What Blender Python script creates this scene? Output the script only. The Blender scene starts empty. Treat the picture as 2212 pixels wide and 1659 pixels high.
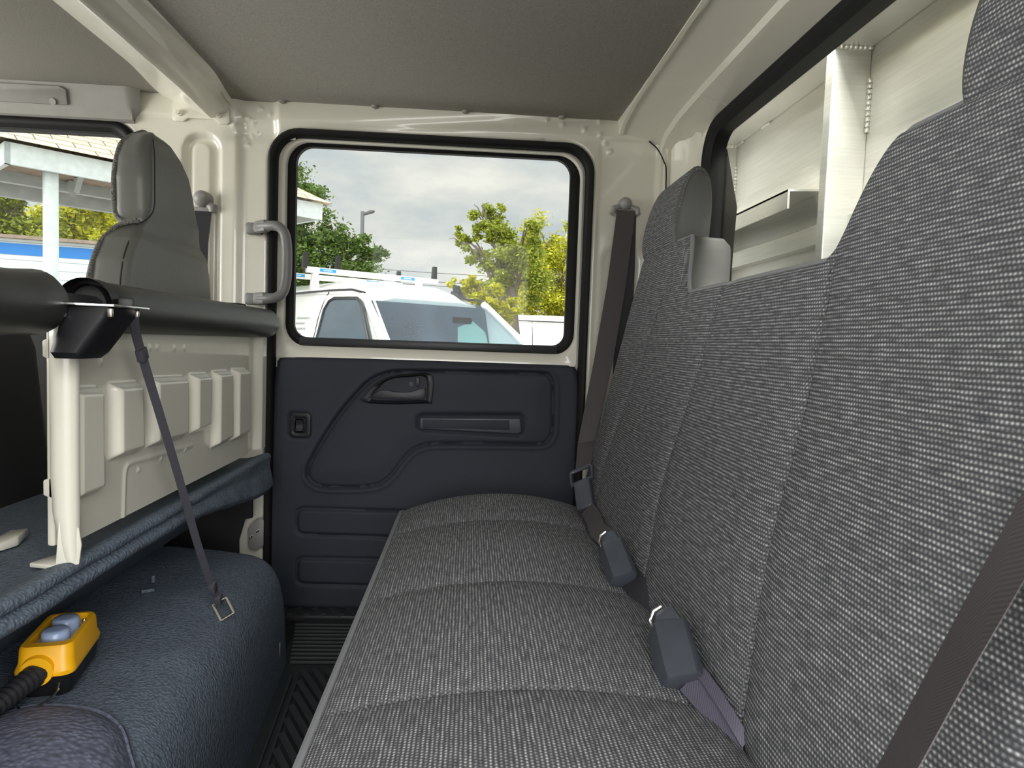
import bpy, bmesh, math, random
import numpy as np
from mathutils import Vector, Matrix, noise

scene = bpy.context.scene
COL = scene.collection
PI = math.pi
# World axes: +Y runs across the cab from the open near door to the far door,
# +X to the rear of the truck, +Z up; z = 0 is the cab floor, metres.

# ------------------------------------------------------------------ camera
cam_data = bpy.data.cameras.new('camera')
cam_data.sensor_width = 36.0
cam_data.lens = 24.005
cam_data.clip_start = 0.02
cam_data.clip_end = 400
cam = bpy.data.objects.new('camera', cam_data)
COL.objects.link(cam)
cam.matrix_world = Matrix(((0.997498, -0.031126, -0.063471, 0.0),
                           (-0.06146, 0.061798, -0.996195, 0.0),
                           (0.03493, 0.997603, 0.05973, 0.74),
                           (0, 0, 0, 1)))
scene.camera = cam

# ------------------------------------------------------------------ exposure
vs = scene.view_settings
scene.display_settings.display_device = 'sRGB'
vs.view_transform = 'Standard'
vs.look = 'None'
vs.exposure = 0.0
vs.gamma = 1.0
vs.use_curve_mapping = False
scene.cycles.max_bounces = 10
scene.cycles.diffuse_bounces = 6
scene.cycles.glossy_bounces = 4
scene.cycles.transmission_bounces = 6
scene.cycles.transparent_max_bounces = 12
scene.cycles.sample_clamp_indirect = 6
scene.cycles.use_denoising = True
scene.cycles.caustics_reflective = False
scene.cycles.caustics_refractive = False


# ------------------------------------------------------------------ node helpers
class NT:
    def __init__(s, tree):
        s.t = tree

    def n(s, kind, **kw):
        nd = s.t.nodes.new(kind)
        for k, v in kw.items():
            setattr(nd, k, v)
        return nd

    def l(s, a, b):
        s.t.links.new(a, b)

    def val(s, x, sock):
        if isinstance(x, (int, float)):
            sock.default_value = x
        elif isinstance(x, tuple):
            sock.default_value = x if len(x) == len(sock.default_value) else tuple(x) + (1,)
        else:
            s.l(x, sock)

    def math(s, op, a, b=0.0, c=0.0, clamp=False):
        nd = s.n('ShaderNodeMath', operation=op, use_clamp=clamp)
        s.val(a, nd.inputs[0]); s.val(b, nd.inputs[1]); s.val(c, nd.inputs[2])
        return nd.outputs[0]

    def mix(s, f, a, b):
        nd = s.n('ShaderNodeMix', data_type='RGBA')
        s.val(f, nd.inputs['Factor']); s.val(a, nd.inputs['A']) if False else None
        s.val(a, nd.inputs[6]); s.val(b, nd.inputs[7])
        return nd.outputs[2]

    def ramp(s, f, stops, interp='LINEAR'):
        nd = s.n('ShaderNodeValToRGB')
        cr = nd.color_ramp
        cr.interpolation = interp
        while len(cr.elements) < len(stops):
            cr.elements.new(0.5)
        for e, (p, c) in zip(cr.elements, stops):
            e.position = p
            e.color = tuple(c) + (1,) if len(c) == 3 else c
        s.l(f, nd.inputs[0])
        return nd.outputs[0]

    def noise(s, vec, scale, detail=2, rough=0.5, out='Fac'):
        nd = s.n('ShaderNodeTexNoise')
        if vec is not None:
            s.l(vec, nd.inputs['Vector'])
        nd.inputs['Scale'].default_value = scale
        nd.inputs['Detail'].default_value = detail
        nd.inputs['Roughness'].default_value = rough
        return nd.outputs[out]

    def coords(s, kind='Object', scale=None):
        tc = s.n('ShaderNodeTexCoord').outputs[kind]
        if scale is None:
            return tc
        mp = s.n('ShaderNodeMapping')
        mp.inputs['Scale'].default_value = scale
        s.l(tc, mp.inputs['Vector'])
        return mp.outputs[0]


# ------------------------------------------------------------------ sky
world = bpy.data.worlds.new('sky')
scene.world = world
world.use_nodes = True
wt = world.node_tree
wt.nodes.clear()
W_ = NT(wt)
tc = W_.n('ShaderNodeTexCoord').outputs['Generated']
mp = W_.n('ShaderNodeMapping')
mp.inputs['Scale'].default_value = (1.0, 1.0, 2.6)
mp.inputs['Location'].default_value = (0.35, 0.2, 0.1)
W_.l(tc, mp.inputs['Vector'])
cl = W_.noise(mp.outputs[0], 3.2, 7, 0.55)
skycol = W_.ramp(cl, [(0.38, (0.58, 0.68, 0.74)), (0.46, (0.76, 0.81, 0.82)), (0.52, (0.90, 0.91, 0.88)), (0.60, (1.08, 1.07, 1.0))])
dot = W_.n('ShaderNodeVectorMath', operation='DOT_PRODUCT')
W_.l(tc, dot.inputs[0])
dot.inputs[1].default_value = Vector((-0.35, -0.75, 0.56)).normalized()
sunward = W_.math('MAXIMUM', dot.outputs['Value'], 0.0)
SKY_BASE, SKY_SUNWARD = 0.86, 3.2
stren = W_.math('MULTIPLY_ADD', W_.math('POWER', sunward, 1.5), SKY_SUNWARD, SKY_BASE)
bg = W_.n('ShaderNodeBackground')
W_.l(skycol, bg.inputs[0])
W_.l(stren, bg.inputs[1])
wo = W_.n('ShaderNodeOutputWorld')
W_.l(bg.outputs[0], wo.inputs[0])


def lamp(name, kind, loc, target, energy, color=(1, 1, 1), **kw):
    d = bpy.data.lights.new(name, kind)
    d.energy = energy
    d.color = color
    for k, v in kw.items():
        setattr(d, k, v)
    o = bpy.data.objects.new(name, d)
    COL.objects.link(o)
    o.location = loc
    o.rotation_euler = (Vector(target) - Vector(loc)).to_track_quat('-Z', 'Y').to_euler()
    return o


# high sun over the near side; added area lamps outside the openings boost daylight
lamp('sun', 'SUN', (-3.6, -2.8, 9), (0, 0, 0), 2.9, (1.0, 0.95, 0.86), angle=0.02)
lamp('open_door_fill', 'AREA', (0.5, -2.3, 1.75), (-0.05, 1.0, 0.65), 160.0, (1.0, 0.985, 0.955),
     shape='RECTANGLE', size=3.4, size_y=2.6)
lamp('windshield_fill', 'AREA', (-2.7, 0.95, 0.80), (-0.9, 1.0, 1.32), 66.0, (1.0, 0.99, 0.93),  # lamp added to brighten the front headliner and beam
     shape='RECTANGLE', size=1.7, size_y=1.3)
lamp('rear_gap_fill', 'AREA', (0.70, 1.01, 1.62), (0.62, 1.01, 0.9), 44.0, (1.0, 0.98, 0.93),  # lamp added over the gap to brighten headboard and partition
     shape='RECTANGLE', size=2.0, size_y=0.16)


# ------------------------------------------------------------------ materials
def material(name, color, rough=0.5, metal=0.0, coat=0.0, spec=0.5):
    m = bpy.data.materials.new(name)
    m.use_nodes = True
    t = NT(m.node_tree)
    b = m.node_tree.nodes['Principled BSDF']
    b.inputs['Base Color'].default_value = tuple(color) + (1,)
    b.inputs['Roughness'].default_value = rough
    b.inputs['Metallic'].default_value = metal
    b.inputs['Specular IOR Level'].default_value = spec
    if coat:
        b.inputs['Coat Weight'].default_value = coat
        b.inputs['Coat Roughness'].default_value = 0.06
    return m, t, b


def bump(t, b, height, strength, dist=0.001):
    bp = t.n('ShaderNodeBump')
    bp.inputs['Strength'].default_value = strength
    bp.inputs['Distance'].default_value = dist
    t.l(height, bp.inputs['Height'])
    t.l(bp.outputs[0], b.inputs['Normal'])


def plain(name, color, rough=0.5, metal=0.0, coat=0.0, vary=0.06, scale=30, spec=0.5, bscale=0, bstr=0.0, bdist=0.0006):
    m, t, b = material(name, color, rough, metal, coat, spec)
    co = t.coords('Object')
    nz = t.noise(co, scale, 3)
    lo = tuple(c * (1 - vary) for c in color)
    hi = tuple(min(1, c * (1 + vary)) for c in color)
    t.l(t.ramp(nz, [(0.3, lo), (0.7, hi)]), b.inputs['Base Color'])
    if bscale:
        bump(t, b, t.noise(co, bscale, 2), bstr, bdist)
    return m


MAT = {}
MAT['paint'] = plain('white_body_paint', (0.69, 0.668, 0.578), 0.28, coat=0.6, vary=0.01, bscale=26, bstr=0.10, bdist=0.004)
MAT['headliner'] = plain('grey_headliner_felt', (0.355, 0.338, 0.305), 0.95, vary=0.16, scale=420, spec=0.1, bscale=900, bstr=0.5)
MAT['trimgrey'] = plain('grey_moulded_trim', (0.27, 0.26, 0.24), 0.7, vary=0.05, bscale=900, bstr=0.3)
MAT['doorvinyl'] = plain('slate_door_vinyl', (0.026, 0.029, 0.040), 0.68, spec=0.28, vary=0.06, scale=8, bscale=1400, bstr=0.25, bdist=0.0004)
MAT['greyvinyl'] = plain('grey_seat_vinyl', (0.088, 0.088, 0.085), 0.5, vary=0.05, bscale=1100, bstr=0.3, bdist=0.0005)
MAT['covervinyl'] = plain('olive_grey_seat_cover', (0.118, 0.12, 0.108), 0.42, vary=0.05, scale=12, bscale=60, bstr=0.12, bdist=0.004)
MAT['piping'] = plain('grey_piping', (0.20, 0.205, 0.215), 0.5, vary=0.05)
MAT['thread'] = plain('seat_thread', (0.10, 0.10, 0.105), 0.8)
MAT['rubber'] = plain('black_rubber_seal', (0.0045, 0.0045, 0.005), 0.6, spec=0.22, vary=0.1)
MAT['blackplastic'] = plain('black_plastic', (0.010, 0.010, 0.012), 0.42, spec=0.3, vary=0.1, bscale=1500, bstr=0.1)
MAT['satinblack'] = plain('dark_satin_plastic', (0.022, 0.023, 0.027), 0.45, spec=0.35, vary=0.08)
MAT['bucklegrey'] = plain('slate_buckle_plastic', (0.052, 0.058, 0.072), 0.42, vary=0.08, bscale=1600, bstr=0.1)
MAT['foam'] = plain('black_foam_sleeve', (0.030, 0.030, 0.029), 0.42, vary=0.12, scale=14, bscale=1300, bstr=0.3)
MAT['handlegrey'] = plain('grey_handle_plastic', (0.17, 0.17, 0.165), 0.45, vary=0.05, bscale=1500, bstr=0.15)
MAT['beltguide'] = plain('grey_belt_guide', (0.27, 0.26, 0.25), 0.45, vary=0.04)
MAT['chrome'] = plain('chrome_steel', (0.85, 0.85, 0.86), 0.15, metal=1.0, vary=0.02)
MAT['brass'] = plain('dull_steel', (0.62, 0.57, 0.50), 0.3, metal=1.0, vary=0.05)
MAT['yellow'] = plain('yellow_plastic', (0.92, 0.46, 0.006), 0.38, vary=0.03)
MAT['paleblue'] = plain('pale_blue_silicone', (0.36, 0.46, 0.68), 0.25, vary=0.04)
MAT['clearcover'] = plain('frosted_cover', (0.50, 0.47, 0.45), 0.25, vary=0.05)
MAT['darkinterior'] = plain('dark_cab_trim', (0.008, 0.008, 0.009), 0.7, vary=0.1)
MAT['matrubber'] = plain('ribbed_mat_rubber', (0.026, 0.030, 0.032), 0.5, vary=0.1)
MAT['asphalt'] = plain('asphalt', (0.30, 0.29, 0.275), 0.9, vary=0.2, scale=6)


def vinyl_mat(name, color, cell, strength):
    """Pebble-grained floor vinyl."""
    m, t, b = material(name, color, 0.62, spec=0.35)
    co = t.coords('Object')
    wob = t.noise(co, 9.0, 2, out='Color')
    mx = t.n('ShaderNodeMix', data_type='VECTOR')
    mx.inputs['Factor'].default_value = 0.03
    t.l(co, mx.inputs[4]); t.l(wob, mx.inputs[5])
    v = t.n('ShaderNodeTexVoronoi', feature='SMOOTH_F1')
    v.inputs['Scale'].default_value = 1.0 / cell
    v.inputs['Smoothness'].default_value = 0.6
    t.l(mx.outputs[1], v.inputs['Vector'])
    h = t.math('SUBTRACT', 1.0, v.outputs['Distance'])
    bump(t, b, h, strength, 0.0016)
    lo = tuple(c * 0.8 for c in color)
    hi = tuple(c * 1.35 for c in color)
    t.l(t.ramp(v.outputs['Distance'], [(0.1, hi), (0.7, lo)]), b.inputs['Base Color'])
    return m


MAT['tunnelvinyl'] = vinyl_mat('pebbled_black_floor_vinyl', (0.100, 0.125, 0.160), 0.0042, 0.9)
MAT['padvinyl'] = vinyl_mat('coarse_slate_floor_vinyl', (0.120, 0.130, 0.180), 0.0062, 1.0)


def tweed(name, pitch=0.0044, gain=1.0):
    """Two-tone woven seat cloth; rows follow the U direction of the metre-scaled UV map."""
    m, t, b = material(name, (0.1, 0.1, 0.1), 0.95, spec=0.15)
    uv = t.coords('UV')
    sx = t.n('ShaderNodeSeparateXYZ')
    t.l(uv, sx.inputs[0])
    wv = t.math('MULTIPLY', t.math('SUBTRACT', t.noise(uv, 60, 1), 0.5), 0.0012)
    V = t.math('DIVIDE', t.math('ADD', sx.outputs[1], wv), pitch)
    U = t.math('DIVIDE', sx.outputs[0], pitch)
    row = t.math('FLOOR', V)
    off = t.math('MULTIPLY', t.math('MODULO', t.math('ABSOLUTE', row), 2.0), 0.5)
    cu = t.math('COSINE', t.math('MULTIPLY', t.math('ADD', U, off), 2 * PI))
    cv = t.math('COSINE', t.math('MULTIPLY', t.math('SUBTRACT', V, 0.5), 2 * PI))
    knot = t.math('MULTIPLY', t.math('MULTIPLY_ADD', cu, 0.30, 0.66), t.math('MULTIPLY_ADD', cv, 0.42, 0.54))
    mp2 = t.n('ShaderNodeMapping')
    mp2.inputs['Scale'].default_value = (45, 1.0 / pitch, 1)
    t.l(uv, mp2.inputs['Vector'])
    streak = t.noise(mp2.outputs[0], 1.0, 3, 0.6)
    f = t.math('MULTIPLY', knot, t.math('MULTIPLY_ADD', streak, 2.5, -0.42))
    col = t.ramp(f, [(0.0, (0.045 * gain, 0.047 * gain, 0.053 * gain)), (0.40, (0.168 * gain, 0.170 * gain, 0.174 * gain)),
                     (1.0, (0.50 * gain, 0.50 * gain, 0.495 * gain))])
    t.l(col, b.inputs['Base Color'])
    bump(t, b, knot, 0.8, 0.0012)
    return m


MAT['tweed'] = tweed('grey_tweed_cloth')
MAT['tweeddark'] = tweed('grey_tweed_edge', 0.0048, 0.7)


def webbing(name, color):
    m, t, b = material(name, color, 0.65)
    uv = t.coords('UV')
    w = t.n('ShaderNodeTexWave', wave_type='BANDS', bands_direction='DIAGONAL')
    w.inputs['Scale'].default_value = 160
    t.l(uv, w.inputs['Vector'])
    lo = tuple(c * 0.82 for c in color)
    hi = tuple(c * 1.15 for c in color)
    t.l(t.ramp(w.outputs['Fac'], [(0.2, lo), (0.8, hi)]), b.inputs['Base Color'])
    bump(t, b, w.outputs['Fac'], 0.3, 0.0004)
    return m


MAT['beltplum'] = webbing('plum_grey_webbing', (0.062, 0.053, 0.056))
MAT['beltdark'] = webbing('dark_navy_webbing', (0.022, 0.021, 0.028))
MAT['beltmauve'] = webbing('mauve_webbing', (0.085, 0.078, 0.11))
MAT['beltslate'] = webbing('slate_webbing', (0.060, 0.060, 0.075))


def alu():
    m, t, b = material('mill_finish_aluminium', (0.80, 0.79, 0.76), 0.36, metal=0.5)
    co = t.coords('Object', (3, 3, 120))
    t.l(t.ramp(t.noise(co, 2.0, 3), [(0.3, (0.83, 0.82, 0.78)), (0.7, (0.93, 0.92, 0.88))]), b.inputs['Base Color'])
    t.l(t.math('MULTIPLY_ADD', t.noise(co, 5.0, 2), 0.2, 0.28), b.inputs['Roughness'])
    return m


MAT['alu'] = alu()
MAT['weld'] = plain('aluminium_weld', (0.82, 0.80, 0.76), 0.3, metal=1.0, vary=0.15, scale=300)


def glass(name, tint=(1, 1, 1), refl=0.07):
    """Thin pane: clear, with a faint mirror coat that rises at grazing angles."""
    m = bpy.data.materials.new(name)
    m.use_nodes = True
    t = NT(m.node_tree)
    m.node_tree.nodes.clear()
    tr = t.n('ShaderNodeBsdfTransparent'); tr.inputs[0].default_value = tuple(tint) + (1,)
    gl = t.n('ShaderNodeBsdfGlossy'); gl.inputs['Roughness'].default_value = 0.02
    lw = t.n('ShaderNodeLayerWeight'); lw.inputs['Blend'].default_value = 0.5
    f = t.math('MULTIPLY_ADD', t.math('POWER', lw.outputs['Facing'], 5.0), 0.5 * (refl > 0), refl, clamp=True)
    mx = t.n('ShaderNodeMixShader')
    t.l(f, mx.inputs[0]); t.l(tr.outputs[0], mx.inputs[1]); t.l(gl.outputs[0], mx.inputs[2])
    o = t.n('ShaderNodeOutputMaterial'); t.l(mx.outputs[0], o.inputs[0])
    return m


MAT['glass'] = glass('window_glass', (0.98, 0.99, 0.975), 0.005)
MAT['rearglass'] = glass('rear_window_glass', (0.96, 0.97, 0.95), 0.022)
MAT['vanwhite'] = plain('van_white_paint', (0.84, 0.83, 0.80), 0.3, coat=0.5, vary=0.01)
MAT['vanglass'] = plain('tinted_van_glass', (0.05, 0.075, 0.10), 0.06, vary=0.1, scale=3)
MAT['vanshade'] = glass('tinted_windshield', (0.80, 0.86, 0.90), 0.07)
MAT['palegreen'] = plain('green_tinted_far_window', (0.42, 0.66, 0.58), 0.2)
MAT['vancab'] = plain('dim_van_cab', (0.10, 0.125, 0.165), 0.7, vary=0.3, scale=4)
MAT['speckle'] = plain('speckled_woven_piping', (0.11, 0.11, 0.10), 0.8, vary=0.95, scale=420)
MAT['vanblack'] = plain('van_black_trim', (0.015, 0.015, 0.016), 0.4)
MAT['rackwhite'] = plain('white_rack_bar', (0.80, 0.80, 0.78), 0.35, vary=0.02)
MAT['sticker'] = plain('blue_sticker', (0.03, 0.30, 0.66), 0.4, vary=0.05)
MAT['stickerwhite'] = plain('white_sticker_print', (0.8, 0.82, 0.85), 0.5, vary=0.02)
MAT['whitewood'] = plain('weathered_white_wood', (0.66, 0.72, 0.72), 0.75, vary=0.08, scale=18)
MAT['greywood'] = plain('pale_grey_timber', (0.42, 0.45, 0.44), 0.8, vary=0.1, scale=10)
MAT['plywood'] = plain('brown_plywood', (0.30, 0.23, 0.18), 0.85, vary=0.25, scale=14)
MAT['bluepaint'] = plain('bright_blue_paint', (0.01, 0.20, 0.62), 0.5, vary=0.05)
MAT['bark'] = plain('tree_bark', (0.16, 0.13, 0.10), 0.9, vary=0.3, scale=20)
MAT['polegrey'] = plain('dark_grey_lamp_post', (0.10, 0.10, 0.105), 0.5)
MAT['wire'] = plain('power_cable', (0.10, 0.10, 0.10), 0.6)


def siding():
    m, t, b = material('white_lap_siding', (0.75, 0.8, 0.8), 0.55)
    co = t.coords('Object')
    sx = t.n('ShaderNodeSeparateXYZ'); t.l(co, sx.inputs[0])
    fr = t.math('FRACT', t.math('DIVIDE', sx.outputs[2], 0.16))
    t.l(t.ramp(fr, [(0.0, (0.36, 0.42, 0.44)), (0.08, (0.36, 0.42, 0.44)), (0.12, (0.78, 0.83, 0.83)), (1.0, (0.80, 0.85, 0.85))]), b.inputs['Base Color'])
    bump(t, b, fr, 0.4, 0.01)
    return m


def shingles():
    m, t, b = material('tan_roof_shingles', (0.62, 0.54, 0.38), 0.9)
    uv = t.coords('UV')
    br = t.n('ShaderNodeTexBrick')
    br.inputs['Color1'].default_value = (0.66, 0.57, 0.40, 1)
    br.inputs['Color2'].default_value = (0.56, 0.47, 0.33, 1)
    br.inputs['Mortar'].default_value = (0.17, 0.13, 0.10, 1)
    br.inputs['Scale'].default_value = 1.0
    br.inputs['Brick Width'].default_value = 0.30
    br.inputs['Row Height'].default_value = 0.115
    br.inputs['Mortar Size'].default_value = 0.007
    t.l(uv, br.inputs['Vector'])
    t.l(br.outputs[0], b.inputs['Base Color'])
    return m


def leafmat(name, dark, light):
    m, t, b = material(name, light, 0.5)
    geo = t.n('ShaderNodeNewGeometry')
    col = t.ramp(geo.outputs['Random Per Island'], [(0.0, dark), (0.6, light), (1.0, tuple(min(1, c * 1.35) for c in light))])
    t.l(col, b.inputs['Base Color'])
    tr = t.n('ShaderNodeBsdfTranslucent')
    t.l(col, tr.inputs[0])
    mx = t.n('ShaderNodeMixShader'); mx.inputs[0].default_value = 0.4
    out = m.node_tree.nodes['Material Output']
    t.l(b.outputs[0], mx.inputs[1]); t.l(tr.outputs[0], mx.inputs[2]); t.l(mx.outputs[0], out.inputs[0])
    return m


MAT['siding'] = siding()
MAT['shingle'] = shingles()
MAT['leafgreen'] = leafmat('dark_oak_leaves', (0.035, 0.07, 0.012), (0.13, 0.21, 0.035))
MAT['leaflime'] = leafmat('lime_tree_leaves', (0.11, 0.16, 0.02), (0.36, 0.40, 0.05))
MAT['leafyellow'] = leafmat('yellow_green_leaves', (0.16, 0.20, 0.015), (0.58, 0.56, 0.035))



# ------------------------------------------------------------------ geometry helpers
def link_mesh(name, verts, faces, mat, parent=None, uvs=None, angle=40, smooth=True, mats=None, fmat=None):
    me = bpy.data.meshes.new(name)
    me.from_pydata([tuple(v) for v in verts], [], [tuple(f) for f in faces])
    if mats:
        for mm in mats:
            me.materials.append(MAT[mm])
        me.polygons.foreach_set('material_index', fmat)
    else:
        me.materials.append(MAT[mat])
    if uvs is not None:
        lay = me.uv_layers.new(name='UVMap')
        idx = np.zeros(len(me.loops), dtype=np.int32)
        me.loops.foreach_get('vertex_index', idx)
        lay.data.foreach_set('uv', np.asarray(uvs, dtype=np.float32)[idx].ravel())
    bm = bmesh.new()
    bm.from_mesh(me)
    bmesh.ops.recalc_face_normals(bm, faces=bm.faces)
    bm.to_mesh(me)
    bm.free()
    if smooth:
        me.shade_smooth()
        me.set_sharp_from_angle(angle=math.radians(angle))
    o = bpy.data.objects.new(name, me)
    COL.objects.link(o)
    if parent is not None:
        attach(o, parent)
    return o


def attach(o, parent):
    o.parent = parent
    top = parent
    while top.parent is not None:
        top = top.parent
    if parent is top and parent.type == 'EMPTY':
        o.matrix_parent_inverse = Matrix.LocRotScale(parent.location, parent.rotation_euler, None).inverted()


def thing(name, label, cat, loc=(0, 0, 0), group=None):
    o = bpy.data.objects.new(name, None)
    o.empty_display_size = 0.05
    COL.objects.link(o)
    o.location = loc
    return tag(o, label, cat, group)


def tag(o, label, cat, group=None, kind=None):
    o['label'] = label
    o['category'] = cat
    if group:
        o['group'] = group
    if kind:
        o['kind'] = kind
    return o


def structure(o, label, cat):
    o['kind'] = 'structure'
    o['label'] = label
    o['category'] = cat
    return o


def part_label(o, label):
    o['label'] = label
    return o


class MB:
    """Collects shapes, then links them as one mesh object."""

    def __init__(s):
        s.v, s.f, s.uv = [], [], []

    def add(s, vs_, fs_, uv=None):
        k = len(s.v)
        s.v += [tuple(p) for p in vs_]
        s.f += [tuple(i + k for i in f) for f in fs_]
        s.uv += list(uv) if uv is not None else [(0.0, 0.0)] * len(vs_)
        return s

    def bm(s, b):
        b.verts.index_update()
        return s.add([v.co[:] for v in b.verts], [[v.index for v in f.verts] for f in b.faces])

    def box(s, c, size, bev=0.0, rot=None, seg=2):
        b = bmesh.new()
        bmesh.ops.create_cube(b, size=1.0)
        for v in b.verts:
            v.co = Vector((v.co.x * size[0], v.co.y * size[1], v.co.z * size[2]))
        if bev:
            bmesh.ops.bevel(b, geom=b.edges[:], offset=bev, segments=seg, affect='EDGES', profile=0.5)
        M = Matrix.Translation(Vector(c)) @ (rot.to_4x4() if rot is not None else Matrix.Identity(4))
        bmesh.ops.transform(b, matrix=M, verts=b.verts)
        s.bm(b)
        b.free()
        return s

    def span(s, lo, hi, bev=0.0):
        c = [(a + b) / 2 for a, b in zip(lo, hi)]
        return s.box(c, [abs(b - a) for a, b in zip(lo, hi)], bev)

    def loft(s, rings, closed=True, cap=True):
        n = len(rings[0])
        vs_ = [p for r in rings for p in r]
        fs_ = []
        for i in range(len(rings) - 1):
            for j in range(n if closed else n - 1):
                a, b = i * n + j, i * n + (j + 1) % n
                fs_.append((a, b, b + n, a + n))
        if cap:
            fs_.append(tuple(range(n))[::-1])
            fs_.append(tuple(range((len(rings) - 1) * n, len(rings) * n)))
        return s.add(vs_, fs_)

    def tube(s, path, r, n=12, cap=True, closed=False):
        path = [Vector(p) for p in path]
        m = len(path)
        rad = r if isinstance(r, (list, tuple)) else [r] * m
        tang = []
        for i in range(m):
            a = path[(i - 1) % m] if closed or i else path[i]
            b = path[(i + 1) % m] if closed or i < m - 1 else path[i]
            tang.append((b - a).normalized())
        up = Vector((0, 0, 1)) if abs(tang[0].z) < 0.9 else Vector((1, 0, 0))
        nrm = (up - tang[0] * up.dot(tang[0])).normalized()
        rings = []
        for i in range(m):
            nrm = (nrm - tang[i] * nrm.dot(tang[i])).normalized()
            bi = tang[i].cross(nrm)
            rings.append([path[i] + (nrm * math.cos(2 * PI * k / n) + bi * math.sin(2 * PI * k / n)) * rad[i] for k in range(n)])
        if closed:
            rings.append(rings[0])
            return s.loft(rings, True, False)
        return s.loft(rings, True, cap)

    def cyl(s, a, b, r, n=20, r2=None):
        return s.tube([a, b], [r, r if r2 is None else r2], n)

    def prism(s, pts, vec, bev=0.0, seg=2):
        """Polygon (3-D points) pushed along vec."""
        b = bmesh.new()
        vv = [b.verts.new(p) for p in pts]
        f = b.faces.new(vv)
        r = bmesh.ops.extrude_face_region(b, geom=[f])
        bmesh.ops.translate(b, vec=Vector(vec), verts=[g for g in r['geom'] if isinstance(g, bmesh.types.BMVert)])
        bmesh.ops.recalc_face_normals(b, faces=b.faces[:])
        if bev:
            bmesh.ops.bevel(b, geom=b.edges[:], offset=bev, segments=seg, affect='EDGES', profile=0.5, clamp_overlap=True)
        s.bm(b)
        b.free()
        return s

    def ribbon(s, path, widths, thick=0.0016):
        """Strap: path of points, per-point width vector (full width), small thickness; UV in metres."""
        P = [Vector(p) for p in path]
        Wd = [Vector(w) for w in (widths if isinstance(widths, list) else [widths] * len(P))]
        acc = 0.0
        vs_, uv, fs_ = [], [], []
        for i, p in enumerate(P):
            if i:
                acc += (p - P[i - 1]).length
            t = (P[min(i + 1, len(P) - 1)] - P[max(i - 1, 0)]).normalized()
            nn = t.cross(Wd[i]).normalized() * thick / 2
            w = Wd[i] / 2
            L = Wd[i].length
            for q, u in ((p - w + nn, 0), (p + w + nn, L), (p + w - nn, L), (p - w - nn, 0)):
                vs_.append(q)
                uv.append((u, acc))
        for i in range(len(P) - 1):
            for j in range(4):
                a, b = i * 4 + j, i * 4 + (j + 1) % 4
                fs_.append((a, b, b + 4, a + 4))
        fs_ += [(0, 1, 2, 3), tuple(range(len(vs_) - 4, len(vs_)))[::-1]]
        return s.add(vs_, fs_, uv)

    def grid(s, fn, us, vs2, keep=None):
        """Surface fn(u, v) -> (point, uv)."""
        nu, nv = len(us), len(vs2)
        pts, uv, fs_ = [], [], []
        for u in us:
            for v in vs2:
                p, q = fn(u, v)
                pts.append(p)
                uv.append(q)
        for i in range(nu - 1):
            for j in range(nv - 1):
                if keep is None or keep(i, j):
                    fs_.append((i * nv + j, (i + 1) * nv + j, (i + 1) * nv + j + 1, i * nv + j + 1))
        return s.add(pts, fs_, uv)

    def build(s, name, mat, parent=None, angle=40, smooth=True):
        return link_mesh(name, s.v, s.f, mat, parent, s.uv, angle, smooth)


def lin(a, b, n):
    return [a + (b - a) * i / (n - 1) for i in range(n)]


def sstep(a, b, x):
    t = min(1.0, max(0.0, (x - a) / (b - a)))
    return t * t * (3 - 2 * t)


def spline(pts, n=8, closed=False):
    """Catmull-Rom through points."""
    P = [Vector(p) for p in pts]
    m = len(P)
    out = []
    for i in range(m if closed else m - 1):
        p1, p2 = P[i], P[(i + 1) % m]
        p0 = P[i - 1] if (i or closed) else p1 * 2 - p2
        p3 = P[(i + 2) % m] if (closed or i + 2 < m) else p2 * 2 - p1
        for k in range(n):
            t = k / n
            out.append(0.5 * ((2 * p1) + (p2 - p0) * t + (2 * p0 - 5 * p1 + 4 * p2 - p3) * t * t + (3 * p1 - p0 - 3 * p2 + p3) * t ** 3))
    if not closed:
        out.append(P[-1])
    return out


def rrect(x0, x1, z0, z1, r, n=6, radii=None):
    """Rounded rectangle outline in 2-D, counter-clockwise from the lower right corner; always 4*(n+1) points."""
    R = radii or (r, r, r, r)
    cs = ((x1, z0, -1, 1, -PI / 2, R[0]), (x1, z1, -1, -1, 0, R[1]), (x0, z1, 1, -1, PI / 2, R[2]), (x0, z0, 1, 1, PI, R[3]))
    out = []
    for cx, cz, sx, sz, a0, rr in cs:
        for k in range(n + 1):
            a = a0 + PI / 2 * k / n
            out.append((cx + sx * rr + rr * math.cos(a), cz + sz * rr + rr * math.sin(a)))
    return out


def seg_dist(P, poly, closed=True):
    """Distance of points P (N,2) to a polyline and, if closed, whether they lie inside it (numpy)."""
    P = np.asarray(P, float)
    Q = np.asarray(poly, float)
    A = Q if closed else Q[:-1]
    B = np.roll(Q, -1, 0) if closed else Q[1:]
    d2 = np.full(len(P), 1e9)
    ins = np.zeros(len(P), bool)
    for a, b in zip(A, B):
        ab = b - a
        t = np.clip(((P - a) @ ab) / max(ab @ ab, 1e-12), 0, 1)
        d = P - (a + t[:, None] * ab)
        d2 = np.minimum(d2, (d * d).sum(1))
        if closed:
            c = (a[1] > P[:, 1]) != (b[1] > P[:, 1])
            with np.errstate(divide='ignore', invalid='ignore'):
                xx = (b[0] - a[0]) * (P[:, 1] - a[1]) / (b[1] - a[1] if b[1] != a[1] else 1e-12) + a[0]
            ins ^= c & (P[:, 0] < xx)
    return np.sqrt(d2), ins


def ring3(loop2, plane):
    return [plane(a, b) for a, b in loop2]


def xz_at(y):
    return lambda a, b: (a, y, b)


def yz_at(x):
    return lambda a, b: (x, a, b)


def smooth01(t):
    t = np.clip(t, 0, 1)
    return t * t * (3 - 2 * t)


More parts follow.
